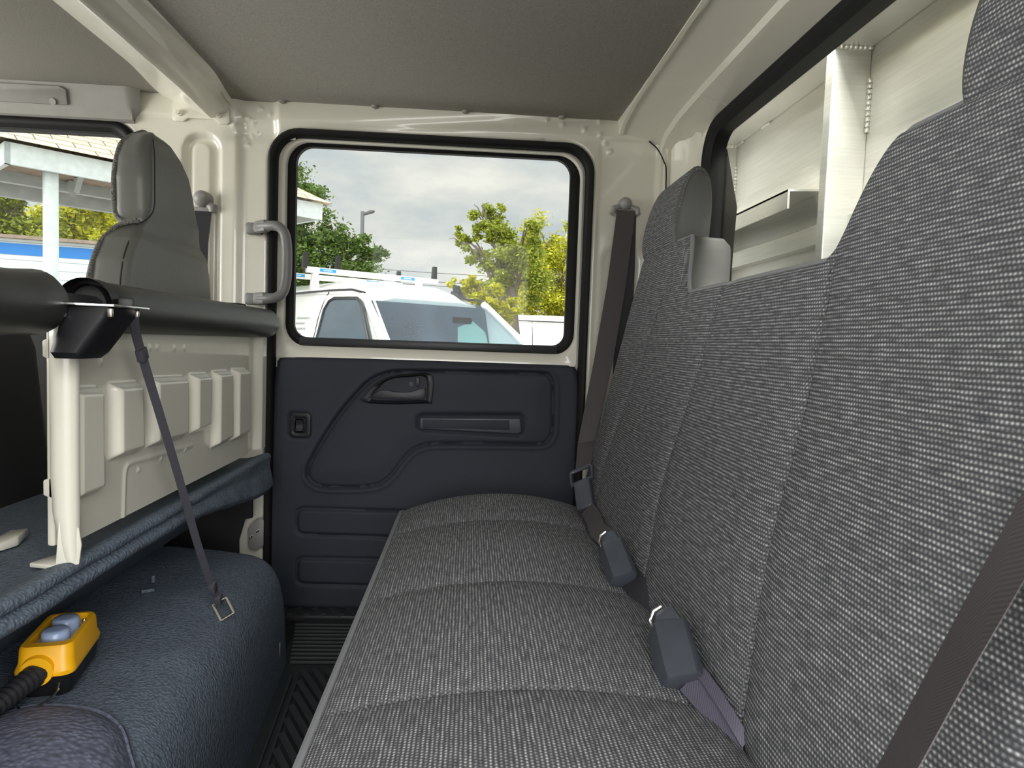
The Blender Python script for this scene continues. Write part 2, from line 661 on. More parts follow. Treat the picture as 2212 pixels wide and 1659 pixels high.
# ------------------------------------------------------------------ cab shell
NEAR_Y, FAR_Y, MID_Y = 0.17, 1.85, 1.01
REAR_X = 0.57

fl = MB()
fl.span((-1.95, 0.12, -0.06), (0.66, 1.93, -0.012))
structure(fl.build('floor', 'darkinterior'), 'dark cab floor under the ribbed mat', 'floor')

# headliners fore and aft of the roof beam
hl = MB()
hl.span((-0.64, 0.19, 1.342), (0.384, 1.862, 1.365), 0.004)
structure(hl.build('ceiling', 'headliner'), 'grey felt headliner over the rear bench', 'ceiling')
hf = MB()
hf.span((-1.80, 0.19, 1.345), (-0.76, 1.846, 1.37), 0.004)
structure(hf.build('ceiling', 'headliner'), 'grey felt headliner over the front seats', 'ceiling')
rs = MB()
rs.span((-1.86, 0.12, 1.40), (0.64, 1.93, 1.43), 0.01)
structure(rs.build('roof', 'paint'), 'white outer roof skin', 'roof')


def bow(y):
    """How far the roof beam drops to its feet on the side walls."""
    e = max(sstep(1.62, 1.86, y), sstep(0.40, 0.16, y))
    return e


# roof beam between the headliners, flaring to bolted feet on the pillars
def beam_section(y):
    e = bow(y)
    dz = -0.008 * e ** 1.3
    pts = [(-0.80, 1.356), (-0.792, 1.345), (-0.785, 1.341), (-0.690, 1.298 + dz * .6), (-0.681, 1.296 + dz), (-0.673, 1.298 + dz), (-0.640, 1.315 + dz * 1.1),
           (-0.632, 1.328 + dz * .9), (-0.614, 1.336 + dz * .6), (-0.606, 1.343), (-0.606, 1.352)]
    k = e
    return [(x + (-0.02 * k if x < -0.75 else -0.024 * k if x > -0.62 else 0.0), y, z) for x, z in pts]


bm_ = MB()
ys = lin(0.20, 1.62, 8) + lin(1.65, 1.842, 10)
bm_.loft([beam_section(y) for y in ys], closed=True, cap=True)
beam = structure(bm_.build('roof_beam', 'paint', angle=25), 'white roof beam between the two headliners', 'beam')
ft = MB()
ft.prism([(-0.775, 1.842, 1.352), (-0.635, 1.842, 1.352), (-0.633, 1.842, 1.282), (-0.640, 1.842, 1.276), (-0.660, 1.842, 1.276), (-0.672, 1.842, 1.286),
          (-0.738, 1.842, 1.286), (-0.75, 1.842, 1.277), (-0.772, 1.842, 1.277), (-0.777, 1.842, 1.284)], (0, -0.008, 0), 0.002)
ft.build('mounting_foot', 'paint', beam)
for x in (-0.759, -0.661):
    bt = MB()
    bt.cyl((x, 1.834, 1.297), (x, 1.829, 1.297), 0.008, 16)
    bt.cyl((x, 1.829, 1.297), (x, 1.823, 1.297), 0.005, 6)
    bt.build('bolt', 'paint', beam)

# clips along the headliner edge
for cx, cy in ((-0.50, 1.845), (-0.265, 1.845), (-0.03, 1.845), (0.225, 1.845)):
    pb = MB()
    pb.tube([(cx, cy - 0.012, 1.343), (cx, cy - 0.012, 1.338), (cx, cy - 0.012, 1.335)], [0.010, 0.009, 0.003], 14)
    tag(pb.build('headliner_clip', 'trimgrey'), 'round grey push clip in the headliner edge above the far door', 'clip', 'headliner push clips')

# ---- far side wall: pillar pressing modelled as a height field, openings left out
DOOR_OPEN = rrect(-0.533, 0.313, -0.03, 1.272, 0.075, 8)
FRONT_OPEN = rrect(-1.72, -0.872, -0.03, 1.262, 0.055, 8)


def wall_far():
    xs = sorted(set(lin(-1.86, -0.90, 10) + lin(-0.90, -0.505, 88) + lin(-0.505, 0.18, 20) + lin(0.18, 0.51, 75)))
    zs = sorted(set(lin(-0.06, 0.70, 60) + lin(0.70, 1.40, 152)))
    G = np.array([(x, z) for x in xs for z in zs])
    h = np.zeros(len(G))
    # long oval recess of the pillar with an inner raised field
    rec = rrect(-0.757, -0.655, 0.70, 1.256, 0.045, 8)
    d, i = seg_dist(G, rec)
    h += 0.016 * smooth01(np.where(i, d, -d) / 0.014)
    inn = rrect(-0.740, -0.677, 0.72, 1.236, 0.028, 8)
    d, i = seg_dist(G, inn)
    h += -0.009 * smooth01(np.where(i, d, -d) / 0.012)
    # vertical step next to the door opening and ripple under the rail
    h += 0.012 * smooth01((G[:, 0] + 0.625) / 0.03) * smooth01((-0.53 - G[:, 0]) / 0.02 + 1)
    h += 0.006 * np.exp(-((G[:, 1] - 1.255 - 0.10 * (G[:, 0] + 0.6)) / 0.016) ** 2) * smooth01((G[:, 0] + 0.66) / 0.05)
    # rear door-jamb channel and soft emboss on the rear quarter
    h += 0.007 * smooth01((G[:, 0] - 0.325) / 0.012) * smooth01((1.30 - G[:, 1]) / 0.06)
    h += -0.006 * smooth01((G[:, 0] - 0.485) / 0.012)
    d, i = seg_dist(G, rrect(0.345, 0.47, 0.60, 1.02, 0.05, 8))
    h += 0.006 * smooth01(np.where(i, d, -d) / 0.02)
    h += -0.004 * smooth01((G[:, 1] - 1.286) / 0.01)
    # spot welds
    for px, pz in WELDS:
        h += -0.0050 * np.exp(-(((G[:, 0] - px) ** 2 + (G[:, 1] - pz) ** 2) / 0.0055 ** 2))
    dd, ii = seg_dist(G, DOOR_OPEN)
    df, jf = seg_dist(G, FRONT_OPEN)
    inside = (ii & (dd > 0.004)) | (jf & (df > 0.004))
    # the rim of each opening turns outwards
    h += 0.012 * smooth01((0.012 - np.minimum(dd, df)) / 0.012)
    nz = len(zs)
    b = MB()
    b.v = [(x, 1.842 + hh, z) for (x, z), hh in zip(G, h)]
    b.uv = [(0, 0)] * len(b.v)
    for i in range(len(xs) - 1):
        for j in range(nz - 1):
            q = (i * nz + j, (i + 1) * nz + j, (i + 1) * nz + j + 1, i * nz + j + 1)
            if not all(inside[k] for k in q):
                b.f.append(q)
    return structure(b.build('wall_right', 'paint', angle=60), 'white painted side wall and pillars around the far doors', 'wall')


WELDS = [p[:1] + p[2:] for p in [(-0.6059,1.842,1.301),(-0.5907,1.842,1.296),(-0.5789,1.842,1.289),(-0.5346,1.842,1.311),(-0.497,1.842,1.311),(-0.4816,1.842,1.308),(-0.4498,1.842,1.315),(-0.4083,1.842,1.306),(-0.5983,1.842,1.248),(-0.5832,1.842,1.256),(-0.5704,1.842,1.262),(0.104,1.842,1.326),(0.1221,1.842,1.335),(0.1837,1.842,1.335),(0.3263,1.842,1.338),(0.3291,1.842,1.302),(0.3451,1.842,1.281),(0.3597,1.842,1.261),(0.2274,1.842,1.325),(0.2863,1.842,1.313),(-0.6256,1.842,1.279),(-0.5946,1.842,1.232),(-0.5618,1.842,1.325)]]
wall = wall_far()
# outer skin so the shell has thickness
sk = MB()
sk.span((-0.872, 1.87, -0.06), (-0.533, 1.93, 1.40))
sk.span((0.313, 1.87, -0.06), (0.64, 1.93, 1.40))
sk.span((-1.86, 1.87, 1.275), (0.64, 1.93, 1.40))
sk.span((-1.86, 1.87, -0.10), (0.64, 1.93, -0.03))
sk.build('outer_skin', 'paint', wall)


def seal_loop(loop, y, r, name, parent, mat='rubber', flat=1.0):
    b = MB()
    pts = [(x, y, z) for x, z in loop]
    b.tube(pts, r, 10, closed=True)
    return b.build(name, mat, parent, angle=70)


# black rubber weatherstrips on both door openings
def strip(loop_out, loop_in, y_out, y_in, name, parent, mat='rubber', depth=0.02):
    b = MB()
    lo = [(x, y_out, z) for x, z in loop_out]
    mid1 = [(x * .75 + u * .25, min(y_out, y_in) - 0.006, z * .75 + w * .25) for (x, z), (u, w) in zip(loop_out, loop_in)]
    mid2 = [(x * .3 + u * .7, min(y_out, y_in) - 0.005, z * .3 + w * .7) for (x, z), (u, w) in zip(loop_out, loop_in)]
    li = [(x, y_in, z) for x, z in loop_in]
    back = [(x, y_in + depth, z) for x, z in loop_in]
    bo = [(x, y_out + depth, z) for x, z in loop_out]
    rings = [bo, lo, mid1, mid2, li, back]
    b.loft(rings, True, False)
    return b.build(name, mat, parent, angle=50)


strip(rrect(-0.536, 0.318, -0.03, 1.277, 0.078, 8), rrect(-0.515, 0.297, -0.01, 1.256, 0.062, 8), 1.838, 1.842, 'door_seal', wall)
strip(rrect(-1.73, -0.868, -0.03, 1.270, 0.06, 8), rrect(-1.71, -0.888, -0.01, 1.246, 0.048, 8), 1.838, 1.842, 'door_seal', wall)

# ---- the far rear door
door = MB()
o1 = rrect(-0.527, 0.309, -0.02, 1.268, 0.070, 8)
o2 = rrect(-0.512, 0.294, -0.008, 1.254, 0.060, 8)
i1 = rrect(-0.492, 0.284, 0.718, 1.249, 0.062, 8)
# upper frame: from the outline to the window opening
up_out = rrect(-0.520, 0.302, 0.676, 1.262, 0.066, 8, radii=(0.01, 0.066, 0.066, 0.01))
up_mid = rrect(-0.505, 0.291, 0.681, 1.252, 0.062, 8, radii=(0.01, 0.062, 0.062, 0.01))
door.loft([ring3(up_out, xz_at(1.885)), ring3(up_out, xz_at(1.862)), ring3(up_mid, xz_at(1.853)), ring3(rrect(-0.498, 0.287, 0.694, 1.250, 0.062, 8), xz_at(1.853)),
           ring3(rrect(-0.494, 0.284, 0.704, 1.247, 0.062, 8), xz_at(1.860)), ring3(i1, xz_at(1.872)), ring3(i1, xz_at(1.90))], True, False)
door.span((-0.520, 1.872, -0.018), (0.302, 1.90, 0.69), 0.004)
door1 = structure(door.build('door_1', 'paint', angle=35), 'white far rear door with slate trim panel', 'door')
wr = MB()
w_out = rrect(-0.494, 0.287, 0.714, 1.252, 0.060, 8, radii=(0.050, 0.060, 0.060, 0.050))
w_mid = rrect(-0.482, 0.274, 0.724, 1.244, 0.052, 8, radii=(0.042, 0.052, 0.052, 0.042))
w_in = rrect(-0.472, 0.258, 0.737, 1.239, 0.044, 8, radii=(0.034, 0.044, 0.044, 0.034))
wr.loft([ring3(w_out, xz_at(1.875)), ring3(w_out, xz_at(1.866)), ring3(w_mid, xz_at(1.861)), ring3(w_in, xz_at(1.866)), ring3(w_in, xz_at(1.884)), ring3(w_out, xz_at(1.884))], True, False)
wr.build('window_seal', 'rubber', door1, angle=40)
wl = MB()
wl.span((-0.455, 1.857, 0.716), (0.240, 1.868, 0.736), 0.003)
wl.build('belt_strip', 'satinblack', door1)
gp = MB()
gp.span((-0.474, 1.877, 0.73), (0.262, 1.881, 1.243))
structure(gp.build('window_1', 'glass', smooth=False), 'clear side window pane of the far rear door', 'window')

# upholstered door panel as a height field
PANEL = [p[:1] + p[2:] for p in [(-0.5177,1.85,0.6025),(-0.5122,1.85,0.6458),(-0.5066,1.85,0.6719),(-0.4934,1.85,0.6809),(-0.4596,1.85,0.6833),(-0.1414,1.85,0.6865),(0.2666,1.85,0.685),(0.2859,1.85,0.6806),(0.294,1.85,0.6682),(0.3036,1.85,0.6215),(0.3101,1.85,0.3396),(0.3141,1.85,-0.0138),(-0.4834,1.85,0.0003),(-0.5291,1.85,0.0037),(-0.531,1.85,0.1443)]]
EMB = [tuple(v) for v in spline([Vector((p[0], p[2])) for p in [(-0.1653,1.85,0.6546),(-0.0162,1.85,0.6582),(0.185,1.85,0.6609),(0.2182,1.85,0.6544),(0.2306,1.85,0.6294),(0.233,1.85,0.5686),(0.2329,1.85,0.5048),(0.2225,1.85,0.4777),(0.1961,1.85,0.4668),(0.0654,1.85,0.4647),(-0.0729,1.85,0.4611),(-0.1165,1.85,0.4549),(-0.1473,1.85,0.439),(-0.1715,1.85,0.4118),(-0.1956,1.85,0.377),(-0.2175,1.85,0.3562),(-0.2445,1.85,0.3429),(-0.294,1.85,0.3367),(-0.3681,1.85,0.3351),(-0.4002,1.85,0.3407),(-0.4188,1.85,0.3542),(-0.4253,1.85,0.3767),(-0.416,1.85,0.4059),(-0.3828,1.85,0.4694),(-0.3412,1.85,0.5356),(-0.2993,1.85,0.5893),(-0.2633,1.85,0.6265),(-0.2194,1.85,0.6479)]], 4, True)]
RECTS = [[p[:1] + p[2:] for p in r] for r in ([(-0.4347,1.85,0.2755),(-0.4347,1.85,0.2755),(-0.1555,1.85,0.2734),(-0.1305,1.85,0.2739),(-0.1286,1.85,0.2021),(-0.1537,1.85,0.2016),(-0.4336,1.85,0.207),(-0.4473,1.85,0.2144),(-0.4514,1.85,0.241),(-0.4469,1.85,0.2702)], [(-0.4325,1.85,0.1395),(-0.1521,1.85,0.1386),(-0.1269,1.85,0.1389),(-0.125,1.85,0.0652),(-0.1502,1.85,0.0649),(-0.4314,1.85,0.0703),(-0.4451,1.85,0.0766),(-0.448,1.85,0.1047),(-0.4447,1.85,0.1342)])]


def inner_frame():
    xs = lin(-0.535, 0.300, 240)
    zs = lin(-0.005, 0.690, 200)
    G = np.array([(x, z) for x in xs for z in zs])
    d, i = seg_dist(G, PANEL)
    sd = np.where(i, d, -d)
    h = 0.012 * np.sqrt(np.clip(1 - (1 - np.clip(sd / 0.016, 0, 1)) ** 2, 0, 1))
    d, i = seg_dist(G, EMB)
    sd = np.where(i, d, -d)
    h += -0.0065 * np.exp(-(sd / 0.0045) ** 2) - 0.0055 * smooth01((sd + 0.004) / 0.006) + 0.004 * smooth01(sd / 0.05)
    h += 0.0030 * np.exp(-((sd + 0.010) / 0.005) ** 2)
    for R in RECTS:
        d, i = seg_dist(G, R)
        s2 = np.where(i, d, -d)
        h += -0.0060 * np.exp(-((s2 + 0.001) / 0.0042) ** 2) + 0.003 * smooth01(s2 / 0.008)
    # soft wells pressed in around the pull and the switch
    d, i = seg_dist(G, PULLWELL)
    s2 = np.where(i, d, -d)
    h += -0.010 * smooth01((s2 + 0.012) / 0.016)
    d, i = seg_dist(G, SWWELL)
    s2 = np.where(i, d, -d)
    h += -0.006 * smooth01((s2 + 0.006) / 0.010)
    nz = len(zs)
    _, inp = seg_dist(G, PANEL)
    b = MB()
    b.v = [(x, 1.856 - hh, z) for (x, z), hh in zip(G, h)]
    b.uv = [(0, 0)] * len(b.v)
    for a in range(len(xs) - 1):
        for c in range(nz - 1):
            q = (a * nz + c, (a + 1) * nz + c, (a + 1) * nz + c + 1, a * nz + c + 1)
            if any(inp[k] for k in q):
                b.f.append(q)
    return b.build('trim_panel', 'doorvinyl', door1, angle=80)


PULLWELL = [p[:1] + p[2:] for p in [(-0.1225,1.85,0.5368),(0.1411,1.85,0.5443),(0.149,1.85,0.5369),(0.1479,1.85,0.4974),(0.1405,1.85,0.4896),(-0.1214,1.85,0.4978),(-0.1316,1.85,0.5051),(-0.1322,1.85,0.529)]]
SWWELL = [p[:1] + p[2:] for p in [(-0.4694,1.85,0.5357),(-0.4268,1.85,0.5344),(-0.4168,1.85,0.5247),(-0.4172,1.85,0.4748),(-0.4256,1.85,0.4658),(-0.4659,1.85,0.466),(-0.4758,1.85,0.4757),(-0.4765,1.85,0.5255)]]
panel = inner_frame()
part_label(panel, 'slate blue padded door panel with raised outlines')

# recessed latch handle
hb = MB()
hout = [p[:1] + p[2:] for p in [(-0.288,1.85,0.5759),(-0.2796,1.85,0.5861),(-0.2628,1.85,0.6066),(-0.2362,1.85,0.6286),(-0.202,1.85,0.6422),(-0.1651,1.85,0.6471),(-0.0981,1.85,0.6468),(-0.0973,1.85,0.574),(-0.1072,1.85,0.57),(-0.2002,1.85,0.5647),(-0.2681,1.85,0.5665)]]
hin = [p[:1] + p[2:] for p in [(-0.2585,1.85,0.5805),(-0.2503,1.85,0.597),(-0.2383,1.85,0.6099),(-0.2214,1.85,0.6266),(-0.1945,1.85,0.6362),(-0.1587,1.85,0.6398),(-0.1141,1.85,0.64),(-0.1125,1.85,0.5811),(-0.1211,1.85,0.5784),(-0.2004,1.85,0.5748),(-0.2523,1.85,0.5757)]]
hou = spline([Vector(p) for p in hout], 3, True)
hi_ = spline([Vector(p) for p in hin], 3, True)
hmid = [a * .45 + b * .55 for a, b in zip(hou, hi_)]
deep = [(b - Vector((-0.19, 0.61))) * .97 + Vector((-0.19, 0.61)) for b in hi_]
hb.loft([[(p.x, 1.855, p.y) for p in hou], [(p.x, 1.843, p.y) for p in hou], [(p.x, 1.8395, p.y) for p in hmid], [(p.x, 1.843, p.y) for p in hi_], [(p.x, 1.853, p.y) for p in deep]], True, True)
bez = hb.build('handle_bezel', 'blackplastic', door1, angle=50)
lv = MB()
lev = spline([Vector((p[0], p[2])) for p in [(-0.2549,1.85,0.5819),(-0.2441,1.85,0.5972),(-0.2233,1.85,0.6028),(-0.1948,1.85,0.5987),(-0.1577,1.85,0.5998),(-0.1207,1.85,0.611),(-0.1156,1.85,0.6036),(-0.1175,1.85,0.5835),(-0.1324,1.85,0.5805),(-0.2005,1.85,0.5785)]], 3, True)
lv.prism([(p.x, 1.8525, p.y) for p in lev], (0, -0.011, 0), 0.0025)
lv.build('latch_lever', 'satinblack', bez, angle=50)
lk = MB()
c0 = (-0.1533,1.85,0.6212)
lk.tube([(c0[0], 1.8525, c0[2]), (c0[0], 1.844, c0[2])], 0.0065, 16)
lk.cyl((c0[0], 1.844, c0[2]), (c0[0], 1.842, c0[2]), 0.003, 12)
lk.span((c0[0] + 0.011, 1.842, c0[2] - 0.006), (c0[0] + 0.022, 1.853, c0[2] + 0.018), 0.002)
lk.build('lock_button', 'satinblack', bez)

# pull handle
ph = MB()
pq = [(p[0], p[2]) for p in [(-0.1273,1.85,0.5304),(0.1439,1.85,0.5368),(0.1491,1.85,0.4987),(0.1378,1.85,0.4933),(-0.1265,1.85,0.5002)]]
ph.prism([(a, 1.856, b) for a, b in pq], (0, -0.014, 0), 0.004, 3)
pull = ph.build('pull_handle', 'bucklegrey', door1, angle=50)
pi_ = MB()
pi_.prism([(a, 1.8425, b) for a, b in [(p[0], p[2]) for p in [(-0.121,1.85,0.5268),(0.1137,1.85,0.5308),(0.1146,1.85,0.5042),(-0.1204,1.85,0.5041)]]], (0, -0.003, 0), 0.001)
pi_.build('grip_inlay', 'doorvinyl', pull)

# window switch
sw = MB()
so = rrect(-0.4735, -0.4185, 0.468, 0.534, 0.011, 5)
si = rrect(-0.468, -0.424, 0.474, 0.528, 0.009, 5)
s3 = rrect(-0.4625, -0.4325, 0.480, 0.521, 0.006, 5)
s4 = rrect(-0.459, -0.4365, 0.484, 0.518, 0.003, 5)
sw.loft([ring3(so, xz_at(1.858)), ring3(so, xz_at(1.845)), ring3(si, xz_at(1.843)), ring3(s3, xz_at(1.8455)), ring3(s4, xz_at(1.8435)), ring3(s4, xz_at(1.850))], True, True)
swp = sw.build('window_switch', 'blackplastic', door1, angle=40)
rk = MB()
rk.loft([[(x, y, z) for x in (-0.457, -0.4385)][::1] + [(x, 1.851, z) for x in (-0.4385, -0.457)] for z, y in ((0.486, 1.8425), (0.494, 1.846), (0.501, 1.8475), (0.508, 1.846), (0.516, 1.8425))], True, True)
rk.build('rocker', 'satinblack', swp)

# bright sill line and sill ledge under the door
sl = MB()
sl.span((-0.50, 1.845, -0.010), (0.30, 1.862, -0.0045), 0.002)
sl.build('sill_edge', 'paint', door1)

# ---- front door on the far side (its glass and header show past the front seat)
d2 = MB()
d2.loft([ring3(rrect(-1.72, -0.875, 0.80, 1.258, 0.05, 8, radii=(.01, .05, .05, .01)), xz_at(1.875)), ring3(rrect(-1.715, -0.882, 0.81, 1.252, 0.048, 8, radii=(.01, .048, .048, .01)), xz_at(1.856)),
         ring3(rrect(-1.70, -0.897, 0.842, 1.240, 0.045, 8), xz_at(1.856)), ring3(rrect(-1.70, -0.897, 0.842, 1.240, 0.045, 8), xz_at(1.885))], True, False)
d2.span((-1.72, 1.858, -0.02), (-0.875, 1.90, 0.83), 0.004)
door2 = structure(d2.build('door_2', 'darkinterior', angle=35), 'dark front passenger door beyond the front seat', 'door')
g2 = MB()
g2.span((-1.705, 1.872, 0.835), (-0.89, 1.876, 1.245))
structure(g2.build('window_2', 'glass', smooth=False), 'front door window showing the timber shelter outside', 'window')
# moulded grey header trim above the front window
ht = MB()
ht.loft([[(x, 1.842, 1.346), (x, 1.80, 1.346), (x, 1.822, 1.300), (x, 1.828, 1.272), (x, 1.842, 1.266)] for x in (-1.70, -0.885, -0.872, -0.852)[:3]] +
        [[(-0.862, 1.842, 1.346), (-0.848, 1.815, 1.346), (-0.853, 1.832, 1.300), (-0.872, 1.838, 1.276), (-0.88, 1.842, 1.268)]], True, True)
trim1 = structure(ht.build('trim_1', 'trimgrey', angle=30), 'grey moulded header trim above the front door window', 'trim')
hp = MB()
hp.prism([(-1.60, 1.804, 1.338), (-1.035, 1.804, 1.338), (-1.02, 1.807, 1.331), (-1.025, 1.823, 1.298), (-1.60, 1.823, 1.298)], (0, -0.006, -0.002), 0.003)
hp.build('raised_field', 'trimgrey', trim1)
hc = MB()
hc.cyl((-1.057, 1.818, 1.304), (-1.057, 1.810, 1.301), 0.008, 16)
hc.cyl((-1.212, 1.818, 1.306), (-1.212, 1.808, 1.303), 0.008, 16)
hc.build('clip_cap', 'trimgrey', trim1)

# ---- rear wall with the back window
wl2 = MB()
ro = rrect(0.14, 1.88, -0.03, 1.345, 0.01, 8)
wh = rrect(0.335, 1.685, 0.735, 1.286, 0.085, 8)
wh2 = rrect(0.340, 1.680, 0.742, 1.281, 0.08, 8)
wl2.loft([ring3(ro, yz_at(0.60)), ring3(ro, yz_at(0.57)), ring3(wh, yz_at(0.57)), ring3(wh2, yz_at(0.585)), ring3(wh2, yz_at(0.60))], True, False)
wall_rear = structure(wl2.build('wall_back', 'paint', angle=35), 'white rear cab wall around the back window', 'wall')
b = MB()
ws = [rrect(0.325, 1.695, 0.728, 1.292, 0.09, 8), rrect(0.335, 1.685, 0.738, 1.284, 0.085, 8), rrect(0.350, 1.670, 0.750, 1.272, 0.075, 8), rrect(0.357, 1.663, 0.757, 1.267, 0.07, 8), rrect(0.375, 1.645, 0.770, 1.254, 0.06, 8)]
b.loft([ring3(ws[0], yz_at(0.572)), ring3(ws[0], yz_at(0.562)), ring3(ws[1], yz_at(0.556)), ring3(ws[2], yz_at(0.561)), ring3(ws[3], yz_at(0.556)), ring3(ws[4], yz_at(0.566)), ring3(ws[4], yz_at(0.60)), ring3(ws[0], yz_at(0.604))], True, False)
b.build('window_seal', 'rubber', wall_rear, angle=50)
b = MB()
b.span((0.582, 0.36, 0.76), (0.586, 1.66, 1.27))
structure(b.build('window_3', 'rearglass', smooth=False), 'back window of the cab facing the aluminium headboard', 'window')

# rear corner post between the far side wall and the rear wall
b = MB()
cp = [(0.505, 1.862), (0.506, 1.838), (0.514, 1.834), (0.522, 1.836), (0.530, 1.815), (0.548, 1.790), (0.558, 1.762), (0.561, 1.730), (0.571, 1.724), (0.60, 1.73), (0.60, 1.862)]
b.loft([[(x, y, z) for x, y in cp] for z in (-0.02, 0.6, 1.20, 1.27)] + [[(x - 0.03, y - 0.01, 1.345) for x, y in cp]], True, True)
post_ = structure(b.build('pillar', 'paint', angle=25), 'white rounded corner post beside the back window', 'pillar')
b = MB()
b.tube(spline([(0.512, 1.832, 0.6), (0.512, 1.832, 1.0), (0.511, 1.832, 1.20), (0.503, 1.834, 1.24), (0.485, 1.836, 1.272), (0.462, 1.838, 1.292)], 5), 0.0018, 6)
b.build('panel_gap', 'rubber', post_)

# sloping rear header between headliner and back window, with its cover joints
b = MB()


def head_section(y, d=0.0):
    return [(0.375, y, 1.352), (0.381, y, 1.340 - d), (0.389, y, 1.3385 - d), (0.396, y, 1.343 - d), (0.470, y, 1.330 - d), (0.492, y, 1.322 - d), (0.500, y, 1.312 - d), (0.510, y, 1.309 - d), (0.545, y, 1.300 - d), (0.572, y, 1.290 - d), (0.585, y, 1.355), (0.40, y, 1.37)]


b.loft([head_section(y) for y in lin(0.18, 1.56, 10)], True, True)
trim2 = structure(b.build('trim_2', 'paint', angle=22), 'white sloping rear header above the back window', 'trim')
b = MB()
b.loft([head_section(y, d) for y, d in ((1.545, 0.0015), (1.60, 0.002), (1.70, 0.005), (1.80, 0.018), (1.845, 0.040))], True, True)
b.build('corner_cover', 'paint', trim2, angle=22)
b = MB()
b.loft([head_section(y, 0.0015) for y in (0.98, 1.12)], True, True)
b.build('joint_cover', 'paint', trim2, angle=22)

# ---- near side wall: only the frame of the open rear door
b = MB()
no = rrect(-1.86, 0.58, -0.06, 1.40, 0.01, 8)
nh = rrect(-0.533, 0.313, -0.02, 1.272, 0.075, 8)
b.loft([ring3(no, xz_at(0.10)), ring3(no, xz_at(0.17)), ring3(nh, xz_at(0.17)), ring3(nh, xz_at(0.10)), ring3(no, xz_at(0.10))], True, False)
wall_n = structure(b.build('wall_left', 'paint', angle=35), 'white near side wall around the open rear door', 'wall')
strip(rrect(-0.536, 0.318, -0.03, 1.277, 0.078, 8), rrect(-0.515, 0.297, -0.01, 1.256, 0.062, 8), 0.180, 0.176, 'door_seal', wall_n, depth=-0.02)



# ------------------------------------------------------------------ rear bench seat
bench = thing('rear_bench_seat', 'long grey tweed rear bench with two headrests facing the partition', 'seat', (0.12, 1.01, 0.0))


def seam_y(z):
    return (1.40 + (0.86 - z) * 0.22, 1.055 + 0.02 * math.sin((z - 0.35) * 6), 0.735 - (0.86 - z) * 0.15)


def back_top(y):
    a = abs(y - MID_Y)
    return 0.846 + 0.120 * sstep(0.245, 0.345, a) - 0.05 * sstep(0.61, 0.69, a) ** 2


def back_x(y, z):
    x = 0.28 + 0.22 * (z - 0.34)
    a = abs(y - MID_Y)
    for s in seam_y(z):
        d = y - s
        x += 0.0035 * math.exp(-(d / 0.0035) ** 2) + 0.0045 * math.exp(-(d / 0.028) ** 2)
    x -= 0.010 * math.exp(-((z - 0.52) / 0.12) ** 2) * (1 - sstep(0.5, 0.68, a))
    x += 0.030 * sstep(0.635, 0.685, a) ** 2
    x += 0.02 * sstep(0.36, 0.30, z)
    return x


Z0 = 0.295


def back_pt(y, v):
    zt = back_top(y)
    z = Z0 + (zt - Z0) * v
    r = 0.016
    x = back_x(y, z)
    k = (zt - z) / r
    if k < 1:
        x += 0.014 * (1 - math.sqrt(max(0.0, 1 - (1 - k) ** 2)))
    return (x, y, z), (y, (z - Z0) * 1.03)


ys = sorted(set([round(v, 4) for v in lin(0.325, 1.695, 170)] + [round(s + d, 4) for z in (0.4, .5, .6, .7, 0.8) for s in seam_y(z) for d in (-.004, 0, .004)]))
vs_ = lin(0, 0.92, 60) + lin(0.93, 1.0, 10)
b = MB()
b.grid(back_pt, ys, vs_)
backrest = b.build('backrest', 'tweed', bench, angle=60)
# vinyl rim and rear cover behind the cloth
b = MB()
rim = [(y, back_top(y)) for y in ys[::2]]
edge = [(1.695, z) for z in lin(0.30, back_top(1.695), 8)[:-1]][::1]
outline = [(0.325, 0.30), (0.325, 0.60)] + rim + [(1.695, 0.60), (1.695, 0.30)]
ring0 = [(back_pt(y, 1.0)[0][0] if z > 0.62 else back_x(y, z) + 0.002, y, z - 0.001) for y, z in outline]
ring1 = [(x + 0.004, y, z + 0.002) for x, y, z in ring0]
ring2 = [(min(x + 0.066, 0.552), y * 0.997 + MID_Y * 0.003, z - 0.002) for x, y, z in ring0]
ring3_ = [(min(x + 0.078, 0.556), y * 0.985 + MID_Y * 0.015, z - 0.016) for x, y, z in ring0]
b.loft([ring0, ring1, ring2, ring3_], True, False)
k0 = 3 * len(ring0)
b.f.append(tuple(range(k0, k0 + len(ring0))))
b.build('back_cover', 'greyvinyl', bench, angle=45)
b = MB()
b.tube([(x + 0.002, y, z + 0.0015) for x, y, z in ring0[2:-2]], 0.0042, 8)
b.build('piping', 'piping', backrest)
for k in range(3):
    b = MB()
    z = 0.37
    while z < 0.845:
        y = seam_y(z)[k]
        y2 = seam_y(z + 0.0045)[k]
        for off in (-0.0045, 0.0045):
            b.tube([(back_x(y + off, z) - 0.0006, y + off, z), (back_x(y2 + off, z + 0.0045) - 0.0006, y2 + off, z + 0.0045)], 0.0009, 5)
        z += 0.0085
    b.build('seam_stitching', 'thread', backrest)


